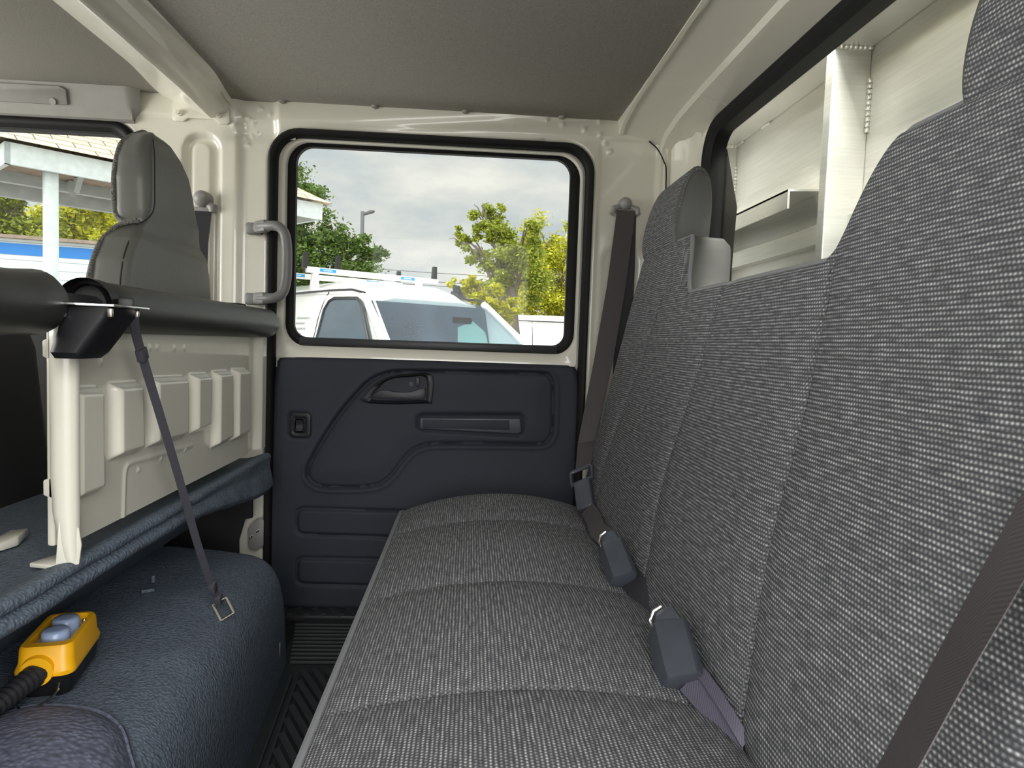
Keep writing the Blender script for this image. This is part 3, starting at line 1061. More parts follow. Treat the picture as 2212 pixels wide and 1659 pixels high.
def cush_pt(t, y, lift=0.0):
    """t = 0 at the front edge, 1 under the backrest."""
    x = -0.150 + 0.485 * t
    e = sstep(1.575, 1.715, y)
    z = 0.328 + 0.050 * math.sin(PI * min(1.0, t * 1.02)) ** 0.75 * (1 - 0.25 * e) - 0.020 * e ** 2 - 0.045 * sstep(1.66, 1.72, y) ** 2
    if t > 0.8:
        z -= 0.02 * sstep(0.85, 1.0, t)
    for s in (1.42, 1.055, 0.725):
        d = y - s + 0.02 * math.sin(PI * t)
        z -= (0.0032 * math.exp(-(d / 0.0035) ** 2) + 0.004 * math.exp(-(d / 0.03) ** 2)) * sstep(0.0, 0.08, t)
    # gentle sag where the wider seats meet
    z += 0.006 * math.sin((y - 0.725) / 0.34 * PI) ** 2 * math.sin(PI * t)
    x += 0.028 * sstep(1.64, 1.72, y) * (1 - t) * 1.0
    return (x, y, z + lift)


ts = lin(0, 0.08, 6) + lin(0.10, 1.0, 46)
cy = sorted(set([round(v, 4) for v in lin(0.32, 1.72, 180)] + [round(s + d, 4) for s in (1.42, 1.055, .725) for d in (-.024, -.02, -.016, -.01, 0, .01)]))
b = MB()
arc = {}
acc, prev = 0, None
for t in ts:
    p = Vector(cush_pt(t, 1.0))
    if prev is not None:
        acc += (p - prev).length
    prev = p
    arc[t] = acc
b.grid(lambda y, t: (cush_pt(t, y), (y, arc[t])), cy, ts)
cushion = b.build('seat_cushion', 'tweed', bench, angle=60)
b = MB()
front = [cush_pt(0, y) for y in cy[::3]]
end = [cush_pt(t, 1.72) for t in ts[1:]]
b.tube([(x - 0.002, y, z - 0.001) for x, y, z in front] + [(x, y + 0.002, z - 0.001) for x, y, z in end], 0.0052, 8)
b.build('piping', 'piping', cushion)
b = MB()
fr = front + end
b.loft([[(x, y, z - 0.003) for x, y, z in fr], [(x + 0.004, y - 0.001, z - 0.05) for x, y, z in fr], [(x + 0.03 if y < 1.71 else x, y - 0.012, 0.175) for x, y, z in fr]], False, False)
b.build('cushion_skirt', 'greyvinyl', cushion)
for yy in (1.42, 1.055, 0.725):
    b = MB()
    for t in lin(0.03, 0.93, 72):
        y = yy - 0.02 * math.sin(PI * t)
        t2 = t + 0.006
        y2 = yy - 0.02 * math.sin(PI * t2)
        for off in (-0.004, 0.004):
            b.tube([cush_pt(t, y + off, 0.0004), cush_pt(t2, y2 + off, 0.0004)], 0.0009, 5)
    b.build('seam_stitching', 'thread', cushion)
b = MB()
b.span((-0.09, 0.36, -0.012), (0.36, 1.68, 0.20), 0.01)
b.build('seat_box', 'darkinterior', bench)

HP = [(0.462, 0.948), (0.432, 0.950), (0.4215, 0.962), (0.418, 0.99), (0.422, 1.03), (0.434, 1.075), (0.448, 1.108), (0.462, 1.126), (0.476, 1.131), (0.490, 1.122), (0.501, 1.098), (0.505, 1.05), (0.503, 1.0), (0.498, 0.958), (0.488, 0.950)]
for y0, y1 in ((1.435, 1.695), (0.322, 0.588)):
    fr = [Vector((x, 0, z)) for x, z in HP[0:10]]
    fr = spline(fr, 4)
    arcl = [0.0]
    for i in range(1, len(fr)):
        arcl.append(arcl[-1] + (fr[i] - fr[i - 1]).length)

    def hpt(y, j, y0=y0, y1=y1):
        p = fr[j]
        e = min(y - y0, y1 - y)
        kk = 0.010 * (1 - math.sqrt(max(0, 1 - (1 - min(1, e / 0.014)) ** 2)))
        c = Vector((0.468, 0, 1.04))
        d = (p - c).normalized()
        q = p - d * kk
        taper = 1 - 0.07 * max(0, (q.z - 0.96)) / 0.17
        ym = (y0 + y1) / 2
        return (q.x, ym + (y - ym) * taper, q.z), (y, arcl[j])

    b = MB()
    yy = sorted(set(lin(y0, y0 + 0.014, 6) + lin(y0 + 0.02, y1 - 0.02, 20) + lin(y1 - 0.014, y1, 6)))
    b.grid(hpt, yy, list(range(len(fr))))
    hr = b.build('headrest', 'tweed', bench, angle=60)
    b = MB()
    full = spline([Vector((x, 0, z)) for x, z in HP], 3, True)
    rings = []
    ym = (y0 + y1) / 2
    for y, s in ((y0 + 0.001, 0.93), (y0 + 0.003, 0.965), (y0 + 0.02, 0.985), (y1 - 0.02, 0.985), (y1 - 0.003, 0.965), (y1 - 0.001, 0.93)):
        rings.append([(0.468 + (p.x - 0.468) * s, ym + (y - ym) * (1 - 0.07 * max(0, (p.z - 0.96)) / 0.17), 1.04 + (p.z - 1.04) * s) for p in full])
    b.loft(rings, True, True)
    b.build('headrest_shell', 'greyvinyl', hr, angle=50)
    for py in (ym - 0.06, ym + 0.06):
        b = MB()
        b.cyl((0.47, py, 0.90), (0.475, py, 0.97), 0.006, 12)
        b.build('headrest_post', 'chrome', hr)

# ------------------------------------------------------------------ belts and buckles
fb = thing('shoulder_belt', 'dark far shoulder belt hanging from grey guide by the far headrest', 'seat belt', (0.38, 1.82, 0.4))
b = MB()
gc = Vector((0.404, 1.834, 1.114))
b.tube([gc + Vector((0, 0.008, 0.008)), gc + Vector((0, -0.006, 0.008)), gc + Vector((0, -0.018, 0.007)), gc + Vector((0, -0.024, 0.006))], [0.018, 0.0175, 0.013, 0.003], 20)
for sx in (-1, 1):
    b.tube([gc + Vector((sx * 0.012, -0.002, 0.002)), gc + Vector((sx * 0.032, -0.004, -0.006)), gc + Vector((sx * 0.034, -0.004, -0.016)), gc + Vector((sx * 0.028, -0.004, -0.020))], [0.007, 0.009, 0.008, 0.005], 10)
b.box(gc + Vector((0, -0.004, -0.009)), (0.056, 0.006, 0.006), 0.002)
b.build('belt_guide', 'beltguide', fb)
b = MB()
b.ribbon([(0.405, 1.826, 1.104), (0.400, 1.818, 1.06), (0.380, 1.79, 0.90), (0.346, 1.75, 0.70), (0.300, 1.68, 0.50), (0.278, 1.595, 0.447)], [(0.050, 0.002, 0)] * 4 + [(0.048, 0.01, 0.008), (0.040, 0.02, 0.018)])
w1 = b.build('webbing', 'beltplum', fb)
b = MB()
b.ribbon([(0.411, 1.833, 1.100), (0.414, 1.833, 0.95), (0.414, 1.833, 0.70), (0.414, 1.833, 0.55)], (0.047, 0, 0))
part_label(b.build('return_webbing', 'beltdark', fb), 'dark navy return webbing behind')


def frame_from(A, B, up):
    a = (Vector(B) - Vector(A))
    L = a.length
    a.normalize()
    n = Vector(up)
    n = (n - a * n.dot(a)).normalized()
    w = a.cross(n)
    return Vector(A), a, w, n, L


def plate(mb, F, outline, h0, h1, bev=0.002):
    """Prism in a local frame: outline points are (along 0..1, across in metres), heights along the normal."""
    A, a, w, n, L = F
    mb.prism([A + a * (s * L) + w * q + n * h0 for s, q in outline], n * (h1 - h0), bev)


A1, B1 = (0.2689,1.552,0.452), (0.2694,1.474,0.378)
F = frame_from(A1, B1, (-0.6, -0.35, 0.7))
b = MB()
plate(b, F, [(0.30, -0.020), (1.0, -0.020), (1.0, 0.020), (0.30, 0.022)], -0.005, 0.013, 0.004)
A, a, w, n, L = F
ringp = [A + a * (s * L) + w * q for s, q in ((0.30, -0.026), (0.02, -0.027), (-0.02, -0.022), (-0.02, 0.026), (0.04, 0.030), (0.30, 0.029))]
b.tube([p + n * 0.004 for p in ringp], 0.005, 8, closed=True)
b.build('latch_tongue', 'bucklegrey', fb, angle=50)
b = MB()
P = [(0.2679,1.466,0.384), (0.2679,1.387,0.382), (0.2633,1.31,0.378), (0.2735,1.268,0.372), (0.2986,1.306,0.352)]
b.ribbon(P, [(0.024, 0.012, 0.024), (0.026, 0.01, 0.026), (0.026, 0.01, 0.026), (0.022, 0.014, 0.028), (0.02, 0.02, 0.02)], 0.003)
b.build('lower_webbing', 'beltplum', fb)


def buckle(label, A, B, wide, tail, tailw, web):
    t = thing('belt_buckle', label, 'buckle', B, group=None)
    F = frame_from(A, B, (-0.62, -0.30, 0.70))
    A_, a, w, n, L = F
    b = MB()
    h = wide / 2
    prof = [(-h, -0.004), (-h * 0.97, 0.006), (-h * 0.90, 0.009), (h * 0.16, 0.019), (h * 0.24, 0.0195), (h * 0.32, 0.018), (h * 0.98, 0.002), (h, -0.006), (h * 0.6, -0.011), (-h * 0.7, -0.011)]
    rings = []
    for s, k, dz in ((0.20, 0.86, -0.004), (0.215, 0.94, -0.001), (0.25, 0.98, 0.0), (0.88, 1.0, 0.0), (0.97, 0.97, 0.0), (0.985, 0.90, -0.001)):
        rings.append([A_ + a * (s * L) + w * (q * k) + n * (m * k + dz) for q, m in prof])
    b.loft(rings, True, True)
    plate(b, F, [(0.0, -h * 0.60), (0.30, -h * 0.9), (0.30, h * 0.45), (0.0, h * 0.25)], -0.006, 0.010, 0.003)
    body = b.build('buckle_body', 'bucklegrey', t, angle=35)
    b = MB()
    b.tube([A_ + w * (-h * 0.15) + n * 0.011 - a * 0.002, A_ + w * (h * 0.25) + n * 0.012 + a * 0.001, A_ + a * (0.10 * L) + w * (h * 0.52) + n * 0.010, A_ + a * (0.2 * L) + w * (h * 0.55) + n * 0.005], [0.0022, 0.0024, 0.0018, 0.0018], 8)
    part_label(b.build('release_clip', 'chrome', body), 'chrome clip at the mouth of the buckle')
    b = MB()
    b.ribbon([Vector(p) for p in tail], [Vector(q) for q in tailw], 0.003)
    b.build('webbing', web, t)
    return t


buckle('smaller slate belt buckle on the crease, nearer the far door', (0.2471,1.147,0.412), (0.2564,1.057,0.366), 0.052,
       [(0.271,1.092,0.368), (0.2753,1.036,0.362), (0.2818,0.9981,0.356), (0.2907,0.9769,0.346)],
       [(0.030, 0.014, 0.024), (0.028, 0.012, 0.026), (0.020, 0.01, 0.034), (0.016, 0.02, 0.03)], 'beltdark')
bk = buckle('larger slate belt buckle with mauve webbing on the bench crease', (0.2494,0.8149,0.412), (0.2486,0.7303,0.364), 0.056,
       [(0.2599,0.733,0.368), (0.2677,0.7042,0.362), (0.2752,0.6729,0.356), (0.2814,0.6528,0.35), (0.2852,0.6428,0.345)],
       [(0.026, 0.010, 0.018), (0.024, 0.006, 0.018), (0.012, 0.008, 0.020), (0.008, 0.008, 0.014), (0.005, 0.008, 0.008)], 'beltmauve')
b = MB()
b.ribbon(spline([(0.2686,0.7478,0.378), (0.2724,0.7153,0.376), (0.2764,0.6782,0.37), (0.2816,0.6523,0.36), (0.2873,0.6416,0.35)], 3), (0.010, 0.002, 0.007), 0.004)
part_label(b.build('webbing_fold', 'beltmauve', bk), 'folded edge of the mauve webbing')


nb = thing('shoulder_belt', 'brown grey near shoulder belt crossing the lower right of the bench', 'seat belt', (0.3, 0.36, 0.4))
le = [(0.3342,0.385,0.6624),(0.2939,0.385,0.5751),(0.2548,0.385,0.4904)]
re_ = [(0.2948,0.335,0.6245),(0.2712,0.335,0.5781),(0.2447,0.335,0.5227)]
cs = [(Vector(p) + Vector(q)) / 2 for p, q in zip(le, re_)]
wd = [Vector(q) - Vector(p) for p, q in zip(le, re_)]
d0 = (cs[0] - cs[2]).normalized()
b = MB()
path = [Vector((0.455, 0.19, 1.10)), Vector((0.43, 0.215, 1.02)), cs[0] + d0 * 0.10 + Vector((0.012, -0.04, 0.01)), cs[0], cs[1], cs[2], cs[2] - d0 * 0.06, cs[2] - d0 * 0.11 + Vector((0.01, 0.01, 0))]
b.ribbon(path, [Vector((0.048, 0.0, 0)), Vector((0.045, -0.01, 0)), (wd[0] + Vector((0.02, 0, 0))), wd[0], wd[1], wd[2], wd[2], wd[2]], 0.0008)
b.build('webbing', 'beltplum', nb)
b = MB()
b.box((0.455, 0.178, 1.115), (0.07, 0.016, 0.03), 0.006)
b.build('belt_guide', 'beltguide', nb)

# front belt on the far pillar
fb2 = thing('shoulder_belt', 'front shoulder belt on the far pillar behind the front headrest', 'seat belt', (-0.70, 1.83, 0.9))
b = MB()
gc = Vector((-0.700, 1.845, 1.083))
b.tube([gc + Vector((0, 0.008, 0)), gc + Vector((0, -0.018, 0)), gc + Vector((0, -0.028, -0.002)), gc + Vector((0, -0.032, -0.003))], [0.022, 0.021, 0.015, 0.004], 18)
b.tube([gc + Vector((0.012, -0.006, -0.012)), gc + Vector((0.026, -0.01, -0.02)), gc + Vector((0.026, -0.01, -0.032))], [0.010, 0.012, 0.009], 10)
b.box(gc + Vector((0.0, -0.010, -0.026)), (0.058, 0.010, 0.012), 0.004)
b.build('belt_guide', 'beltguide', fb2)
b = MB()
b.ribbon([gc + Vector((0.0, -0.010, -0.025)), (-0.705, 1.825, 0.97), (-0.71, 1.825, 0.80), (-0.71, 1.83, 0.55)], (0.046, 0.004, 0))
b.build('webbing', 'beltdark', fb2)

# grab handle on the pillar
gh = thing('grab_handle', 'grey upright grab handle on the pillar beside the far door', 'handle', (-0.54, 1.83, 0.92))
b = MB()
P = spline([(-0.560, 1.835, 1.012), (-0.545, 1.795, 1.012), (-0.515, 1.768, 1.012), (-0.487, 1.757, 1.010), (-0.470, 1.755, 0.994), (-0.4635, 1.755, 0.960), (-0.4625, 1.755, 0.92), (-0.464, 1.755, 0.878), (-0.472, 1.755, 0.847), (-0.490, 1.757, 0.833), (-0.515, 1.768, 0.831), (-0.543, 1.795, 0.831), (-0.558, 1.835, 0.831)], 5)
b.tube(P, [0.0125] * len(P), 14)
b.build('grip', 'handlegrey', gh)
for z in (1.012, 0.831):
    b = MB()
    b.box((-0.533, 1.783, z), (0.048, 0.022, 0.030), 0.006, Matrix.Rotation(math.radians(-42), 3, 'Z'))
    b.box((-0.566, 1.830, z), (0.040, 0.030, 0.030), 0.006)
    b.build('handle_foot', 'handlegrey', gh)

# ------------------------------------------------------------------ partition behind the front passenger
part = thing('partition_panel', 'white pressed steel partition with raised ribs under the padded bar', 'partition', (-0.5, 1.3, 0.44))
RIBS = []
for x0, x1, y0, y1 in ((150, 217, 838, 1085), (239, 303, 826, 992), (321, 400, 813, 962), (411, 450, 806, 936), (459, 497, 800, 967), (501, 534, 795, 950)):
    pass
RIBP = [[(p[1], p[2]) for p in r] for r in (
    [(-0.5,0.8884,0.6644),(-0.5,0.9584,0.6609),(-0.5,0.9604,0.5179),(-0.5,0.8875,0.5173)], [(-0.5,0.9884,0.6641),(-0.5,1.069,0.6621),(-0.5,1.074,0.5541),(-0.5,0.9897,0.5552)], [(-0.5,1.105,0.6665),(-0.5,1.236,0.6621),(-0.5,1.238,0.5525),(-0.5,1.103,0.5561)],
    [(-0.5,1.265,0.6641),(-0.5,1.346,0.662),(-0.5,1.341,0.556),(-0.5,1.264,0.5547)], [(-0.5,1.374,0.6643),(-0.5,1.46,0.6626),(-0.5,1.467,0.5154),(-0.5,1.373,0.5123)], [(-0.5,1.485,0.6645),(-0.5,1.573,0.662),(-0.5,1.578,0.512),(-0.5,1.484,0.5109)])]
OUTL = [(p[1], p[2]) for p in spline([Vector(q) for q in [(-0.5,1.033,0.4602),(-0.5,1.036,0.5153),(-0.5,1.04,0.5339),(-0.5,1.055,0.5395),(-0.5,1.116,0.5377),(-0.5,1.282,0.5318)]], 3)]


def panel_field():
    ysx = lin(0.878, 1.71, 290)
    zsx = lin(0.462, 0.745, 130)
    G = np.array([(y, z) for y in ysx for z in zsx])
    h = np.zeros(len(G))
    for R in RIBP:
        d, i = seg_dist(G, R)
        h = np.maximum(h, 0.017 * smooth01((np.where(i, d, -d) + 0.002) / 0.013))
    d, _ = seg_dist(G, OUTL, False)
    h += 0.0022 * np.exp(-(d / 0.004) ** 2)
    h += -0.010 * smooth01((G[:, 0] - 1.60) / 0.03) * smooth01((1.675 - G[:, 0]) / 0.01) + 0.008 * smooth01((G[:, 0] - 1.672) / 0.012)
    for py, pz in [(p[1], p[2]) for p in [(-0.5,1.114,0.7123),(-0.5,1.139,0.712),(-0.5,1.205,0.7114),(-0.5,1.246,0.711),(-0.5,0.9702,0.6939),(-0.5,1.079,0.5245),(-0.5,1.157,0.529),(-0.5,1.251,0.5281)]]:
        h += 0.0025 * np.exp(-((G[:, 0] - py) ** 2 + (G[:, 1] - pz) ** 2) / 0.0035 ** 2)
    nz = len(zsx)
    b = MB()
    b.v = [(-0.505 + hh, y, z) for (y, z), hh in zip(G, h)]
    b.uv = [(0, 0)] * len(b.v)
    for i in range(len(ysx) - 1):
        for j in range(nz - 1):
            b.f.append((i * nz + j, (i + 1) * nz + j, (i + 1) * nz + j + 1, i * nz + j + 1))
    return b.build('ribbed_panel', 'paint', part, angle=70)


panel_field()
b = MB()
b.span((-0.527, 0.885, 0.462), (-0.516, 1.71, 0.745), 0.004)
b.build('back_panel', 'paint', part)
b = MB()
sec = [(-0.518, 0.892), (-0.517, 0.876), (-0.512, 0.868), (-0.502, 0.864), (-0.492, 0.865), (-0.484, 0.870), (-0.482, 0.878), (-0.486, 0.886), (-0.505, 0.892)]
rings = []
for z, sx, dx, sy in ((0.448, 0.45, 0.012, 0.7), (0.455, 0.55, 0.010, 0.8), (0.475, 0.72, 0.006, 0.9), (0.51, 0.92, 0.002, 1), (0.56, 1, 0, 1), (0.745, 1, 0, 1)):
    rings.append([(-0.503 + (x + 0.503) * sx + dx, 0.876 + (y - 0.876) * sy, z) for x, y in sec])
b.loft(rings, True, True)
post = b.build('upright_post', 'paint', part, angle=50)
b = MB()
b.prism([(-0.540, 0.872, 0.4395), (-0.500, 0.862, 0.4395), (-0.484, 0.872, 0.4395), (-0.486, 0.915, 0.4395), (-0.525, 0.915, 0.4395)], (0, 0, 0.006), 0.0015)
b.prism([(-0.505, 0.866, 0.444), (-0.480, 0.872, 0.444), (-0.479, 0.876, 0.468), (-0.481, 0.874, 0.49), (-0.500, 0.864, 0.50)], (-0.002, 0.006, 0), 0.001)
b.build('mounting_foot', 'paint', post)
for z0, z1, za, zb in ((0.703, 0.723, 0.692, 0.735), (0.528, 0.547, 0.511, 0.566)):
    b = MB()
    b.prism([(-0.516, 0.885, zb), (-0.520, 0.885, z1 + 0.005), (-0.531, 0.885, z1), (-0.531, 0.885, z0), (-0.520, 0.885, z0 - 0.005), (-0.516, 0.885, za)], (0, 0.018, 0), 0.002)
    b.build('hinge_lug', 'paint', post)
b = MB()
b.cyl((-0.474, 0.862, 0.705), (-0.474, 0.862, 0.735), 0.0016, 8)
b.build('spring_pin', 'chrome', post)

# ------------------------------------------------------------------ padded bar, latch box and hanging strap
bar = thing('padded_grab_bar', 'black foam padded bar running across above the white partition', 'bar', (-0.5, 1.2, 0.75))
b = MB()
P = lin(0.952, 1.708, 20)
b.tube([(-0.500, 0.940, 0.769)] + [(-0.500, y, 0.769 - 0.002 * (y - .95)) for y in P] + [(-0.500, 1.716, 0.7672), (-0.500, 1.7165, 0.7672)], [0.028] + [0.0345 - 0.0 * y for y in P] + [0.030, 0.004], 28)
part_label(b.build('foam_sleeve', 'foam', bar), 'longer sleeve reaching the far pillar')
b = MB()
P = lin(0.25, 0.822, 16)
b.tube([(-0.503, y, 0.766 + 0.002 * math.sin(y * 40)) for y in P] + [(-0.503, 0.836, 0.766), (-0.503, 0.844, 0.766)], [0.0375 + 0.0012 * math.sin(i * 1.7) for i in range(16)] + [0.033, 0.018], 28)
part_label(b.build('foam_sleeve', 'foam', bar), 'shorter nearer sleeve')
b = MB()
P = lin(0.25, 0.93, 16)
b.tube([(-0.548, y, 0.784 - 0.010 * sstep(0.72, 0.93, y)) for y in P], [0.026 - 0.012 * sstep(0.72, 0.93, y) for y in P], 20)
b.build('cover_flap', 'covervinyl', bar)
b = MB()
b.cyl((-0.50, 0.24, 0.768), (-0.50, 1.70, 0.766), 0.016, 20)
b.build('steel_tube', 'satinblack', bar)
b = MB()
ring = [(-0.50 + 0.0362 * math.cos(a), 0.93, 0.769 + 0.0362 * math.sin(a)) for a in lin(-0.35, PI + 0.35, 24)]
b.loft([[(x, y - 0.010, z) for x, y, z in ring], [(x, y + 0.012, z) for x, y, z in ring], [(-0.50 + (x + .5) * .8, y + 0.012, 0.769 + (z - 0.769) * .8) for x, y, z in ring], [(-0.50 + (x + .5) * .8, y - 0.010, 0.769 + (z - 0.769) * .8) for x, y, z in ring]], False, False)
ringa = list(ring)
b.build('clamp_band', 'blackplastic', bar)

lb = thing('latch_box', 'black tapered plastic latch box under a steel plate on the bar', 'latch', (-0.45, 0.84, 0.70))
b = MB()
top = rrect(-0.476, -0.420, 0.828, 0.905, 0.006, 3)
mid = rrect(-0.477, -0.424, 0.828, 0.902, 0.008, 3)
low = rrect(-0.486, -0.447, 0.818, 0.886, 0.010, 3)
bot = rrect(-0.483, -0.453, 0.823, 0.878, 0.008, 3)
b.loft([[(x, y, 0.7655) for x, y in top], [(x, y, 0.754) for x, y in mid], [(x, y, 0.711) for x, y in low], [(x, y, 0.704) for x, y in bot]], True, True)
lbb = b.build('latch_housing', 'blackplastic', lb, angle=40)
b = MB()
b.prism([(-0.484, 0.815, 0.766), (-0.454, 0.817, 0.766), (-0.415, 0.827, 0.766), (-0.413, 0.912, 0.766), (-0.425, 0.920, 0.766), (-0.484, 0.915, 0.766)], (0, 0, 0.003), 0.0008)
b.build('steel_plate', 'chrome', lbb)
for p, q in (((-0.4205, 0.829, 0.759), (0.006, 0.005, 0.010)), ((-0.4205, 0.893, 0.760), (0.005, 0.005, 0.008)), ((-0.474, 0.824, 0.757), (0.012, 0.006, 0.010))):
    b = MB()
    b.box(p, q, 0.001)
    b.build('steel_catch', 'brass', lbb)
b = MB()
b.box((-0.455, 0.940, 0.774), (0.020, 0.022, 0.016), 0.003, Matrix.Rotation(0.3, 3, 'Z'))
b.build('strap_catch', 'blackplastic', lbb)

st = thing('hanging_strap', 'narrow slate strap hanging from the bar to the black floor hump', 'strap', (-0.43, 1.2, 0.26))
b = MB()
sp = [(-0.4585, 0.965, 0.758), (-0.4585, 0.972, 0.735), (-0.4575, 0.985, 0.708), (-0.452, 1.035, 0.610), (-0.446, 1.085, 0.510), (-0.440, 1.140, 0.395), (-0.434, 1.182, 0.315), (-0.430, 1.210, 0.272), (-0.428, 1.222, 0.2605)]
b.ribbon(spline(sp, 3), (0.006, 0.0115, 0.003), 0.0022)
stw = b.build('strap_webbing', 'beltslate', st)
for p, s in (((-0.457, 0.986, 0.706), 0.018), ((-0.4325, 1.192, 0.298), 0.020), ((-0.4293, 1.212, 0.270), 0.018)):
    b = MB()
    b.box(p, (0.0105, 0.0155, s), 0.001, Matrix.Rotation(math.radians(28), 3, 'X'))
    b.build('stitched_loop', 'beltslate', stw)
b = MB()
a, c = Vector((-0.4285, 1.214, 0.2655)), Vector((-0.412, 1.208, 0.240))
ww = Vector((0.0105, 0.002, 0.0065))
b.tube([a - ww, c - ww], 0.0026, 8)
b.tube([a + ww, c + ww], 0.0026, 8)
b.tube([c - ww * 1.1, c + ww * 1.1], 0.0022, 8)
b.tube([a - ww * 1.1, a + ww * 1.1], 0.0018, 8)
part_label(b.build('metal_buckle', 'brass', st), 'open metal roller buckle')



# ------------------------------------------------------------------ vinyl covered floor hump
def side_x(y):
    return -0.391 + (1.514 - y) * 0.080


def hump_section(y):
    s = side_x(y)
    e = sstep(1.535, 1.585, y)
    p = [(s, -0.012), (s - 0.003, 0.06), (s - 0.006, 0.12), (s - 0.012, 0.16), (s - 0.022, 0.195), (s - 0.042, 0.225), (s - 0.072, 0.243), (s - 0.115, 0.251),
         (-0.56, 0.256), (-0.60, 0.259), (-0.64, 0.262), (-0.70, 0.264), (-0.70, -0.012)]
    out = []
    for x, z in p:
        w = 0.004 * noise.noise(Vector((x * 9, y * 7, z * 9))) + 0.0025 * noise.noise(Vector((x * 22, y * 17, z * 20)))
        if z < 0:
            w = 0
        out.append((x - 0.035 * e * (1 if x > s - 0.1 else 0), y, max(-0.012, z + w - 0.035 * e * (z > 0.2))))
    return out


b = MB()
ys = lin(0.25, 1.52, 70) + lin(1.53, 1.585, 8)
secs = []
for y in ys:
    q = spline([Vector(p) for p in hump_section(y)[:12]], 4)
    secs.append([v[:] for v in q] + [hump_section(y)[12]])
b.loft(secs, True, True)
hump = tag(b.build('floor_hump', 'tunnelvinyl', angle=60), 'pebbled black vinyl floor hump beside the rear footwell', 'floor hump')
b = MB()
prof = [(-1.15, .425), (-.80, .428), (-.62, .431), (-.54, .434), (-.505, .445), (-.490, .447), (-.483, .441), (-.4835, .434), (-.489, .429), (-.484, .425), (-.479, .419), (-.4815, .411), (-.497, .401), (-.53, .385), (-.57, .355), (-.61, .320), (-.655, .275), (-.67, .262)]


def shelf_section(y):
    f = sstep(1.15, 1.70, y)
    e = sstep(1.36, 1.50, y)
    out = []
    for i, (x, z) in enumerate(prof):
        if 8 <= i <= 12:
            z -= 0.047 * f * (i - 7) / 3.0 if i < 10 else 0.047 * f
            x += 0.004 * f
        if i >= 13:
            z -= 0.03 * f * (i < 15)
            x -= 0.03 * e * (i < 16)
        k = 0.0055 * noise.noise(Vector((z * 14, y * 6.5, 3.1))) + 0.003 * noise.noise(Vector((z * 30, y * 19, 7.7)))
        out.append(Vector((x + (k if x > -0.56 else 0), y, z + (0.5 * k if -0.6 < x < -0.50 else 0))))
    return out


b.loft([[v[:] for v in spline(shelf_section(y), 3)] for y in lin(0.25, 1.712, 110)], False, False)
b.build('rolled_edge', 'tunnelvinyl', hump, angle=70)
b = MB()
pp = [Vector((p[0], p[1])) for p in [(-0.547,0.8651,0.262),(-0.5222,0.8751,0.262),(-0.4889,0.8763,0.262),(-0.453,0.8675,0.262),(-0.4267,0.8545,0.262),(-0.4043,0.8337,0.262),(-0.3859,0.809,0.262),(-0.3597,0.7766,0.262),(-0.3392,0.7507,0.262),(-0.3175,0.7111,0.262)]] + [Vector((-0.36, 0.60)), Vector((-0.50, 0.58)), Vector((-0.60, 0.66)), Vector((-0.585, 0.80))]
pp = spline([Vector((v.x, v.y, 0)) for v in pp], 3, True)
c = Vector((-0.47, 0.72, 0))


def hump_z(x, y):
    s = side_x(y)
    pts = [(-0.70, 0.264), (-0.60, 0.259), (-0.56, 0.256), (s - 0.115, 0.251), (s - 0.072, 0.243), (s - 0.042, 0.225), (s - 0.022, 0.195), (s - 0.012, 0.16), (s, 0.05)]
    return float(np.interp(x, [p[0] for p in pts], [p[1] for p in pts]))


rings = []
for k, h in ((1.03, -0.006), (1.015, 0.006), (0.995, 0.0085), (0.975, 0.006), (0.95, 0.009), (0.88, 0.016), (0.78, 0.022), (0.6, 0.027), (0.4, 0.030), (0.2, 0.031), (0.02, 0.031)):
    rr = []
    for p in pp:
        q = c + (p - c) * k
        rr.append((q.x, q.y, hump_z(q.x, q.y) + h))
    rings.append(rr)
b.loft(rings, True, True)
part_label(b.build('raised_pad', 'padvinyl', hump, angle=60), 'coarse grained slate raised pad with a welted edge')
# fraying tabs and a tag on the hump edge
for p, s, r in (((-0.577, 1.27, 0.262), (0.022, 0.006, 0.006), 0.5), ((-0.585, 1.31, 0.270), (0.006, 0.006, 0.014), 0.2)):
    b = MB()
    b.box(p, s, 0.001, Matrix.Rotation(r, 3, 'Z'))
    b.build('cut_tab', 'tunnelvinyl', hump)
b = MB()
q = side_x(1.50) - 0.004
b.box((q + 0.004, 1.47, 0.060), (0.002, 0.006, 0.030), 0.0008)
part_label(b.build('side_clip', 'handlegrey', hump), 'small pale clip on the hump side')

# felt closing sheet and white bracket at the far end of the hump
b = MB()
b.prism([(-0.95, 1.80, -0.01), (-0.585, 1.80, -0.01), (-0.588, 1.80, 0.20), (-0.573, 1.80, 0.255), (-0.553, 1.80, 0.26), (-0.556, 1.80, 0.40), (-0.95, 1.80, 0.43)], (0, 0.008, 0), 0.002)
tag(b.build('felt_sheet', 'darkinterior'), 'black felt closing sheet behind the hump by the far door', 'felt sheet')
b = MB()
q = [(p[0], p[2]) for p in [(-0.5721,1.8,0.2212),(-0.5663,1.8,0.2337),(-0.5499,1.8,0.2512),(-0.5357,1.8,0.2539),(-0.5308,1.8,0.2466),(-0.5311,1.8,0.1788),(-0.5524,1.8,0.1661),(-0.5691,1.8,0.172)]]
b.prism([(x, 1.822, z) for x, z in q], (0, 0.006, 0), 0.0018)
br = tag(b.build('sill_bracket', 'beltguide'), 'pale grey bracket with slots low beside the far door seal', 'bracket')
b = MB()
for p in [(-0.5647,1.8,0.2004),(-0.56,1.8,0.2042),(-0.5471,1.8,0.218),(-0.5436,1.8,0.2217)]:
    b.box((p[0], 1.8195, p[2]), (0.003, 0.004, 0.007), 0.0008)
b.build('slot_edge', 'chrome', br)

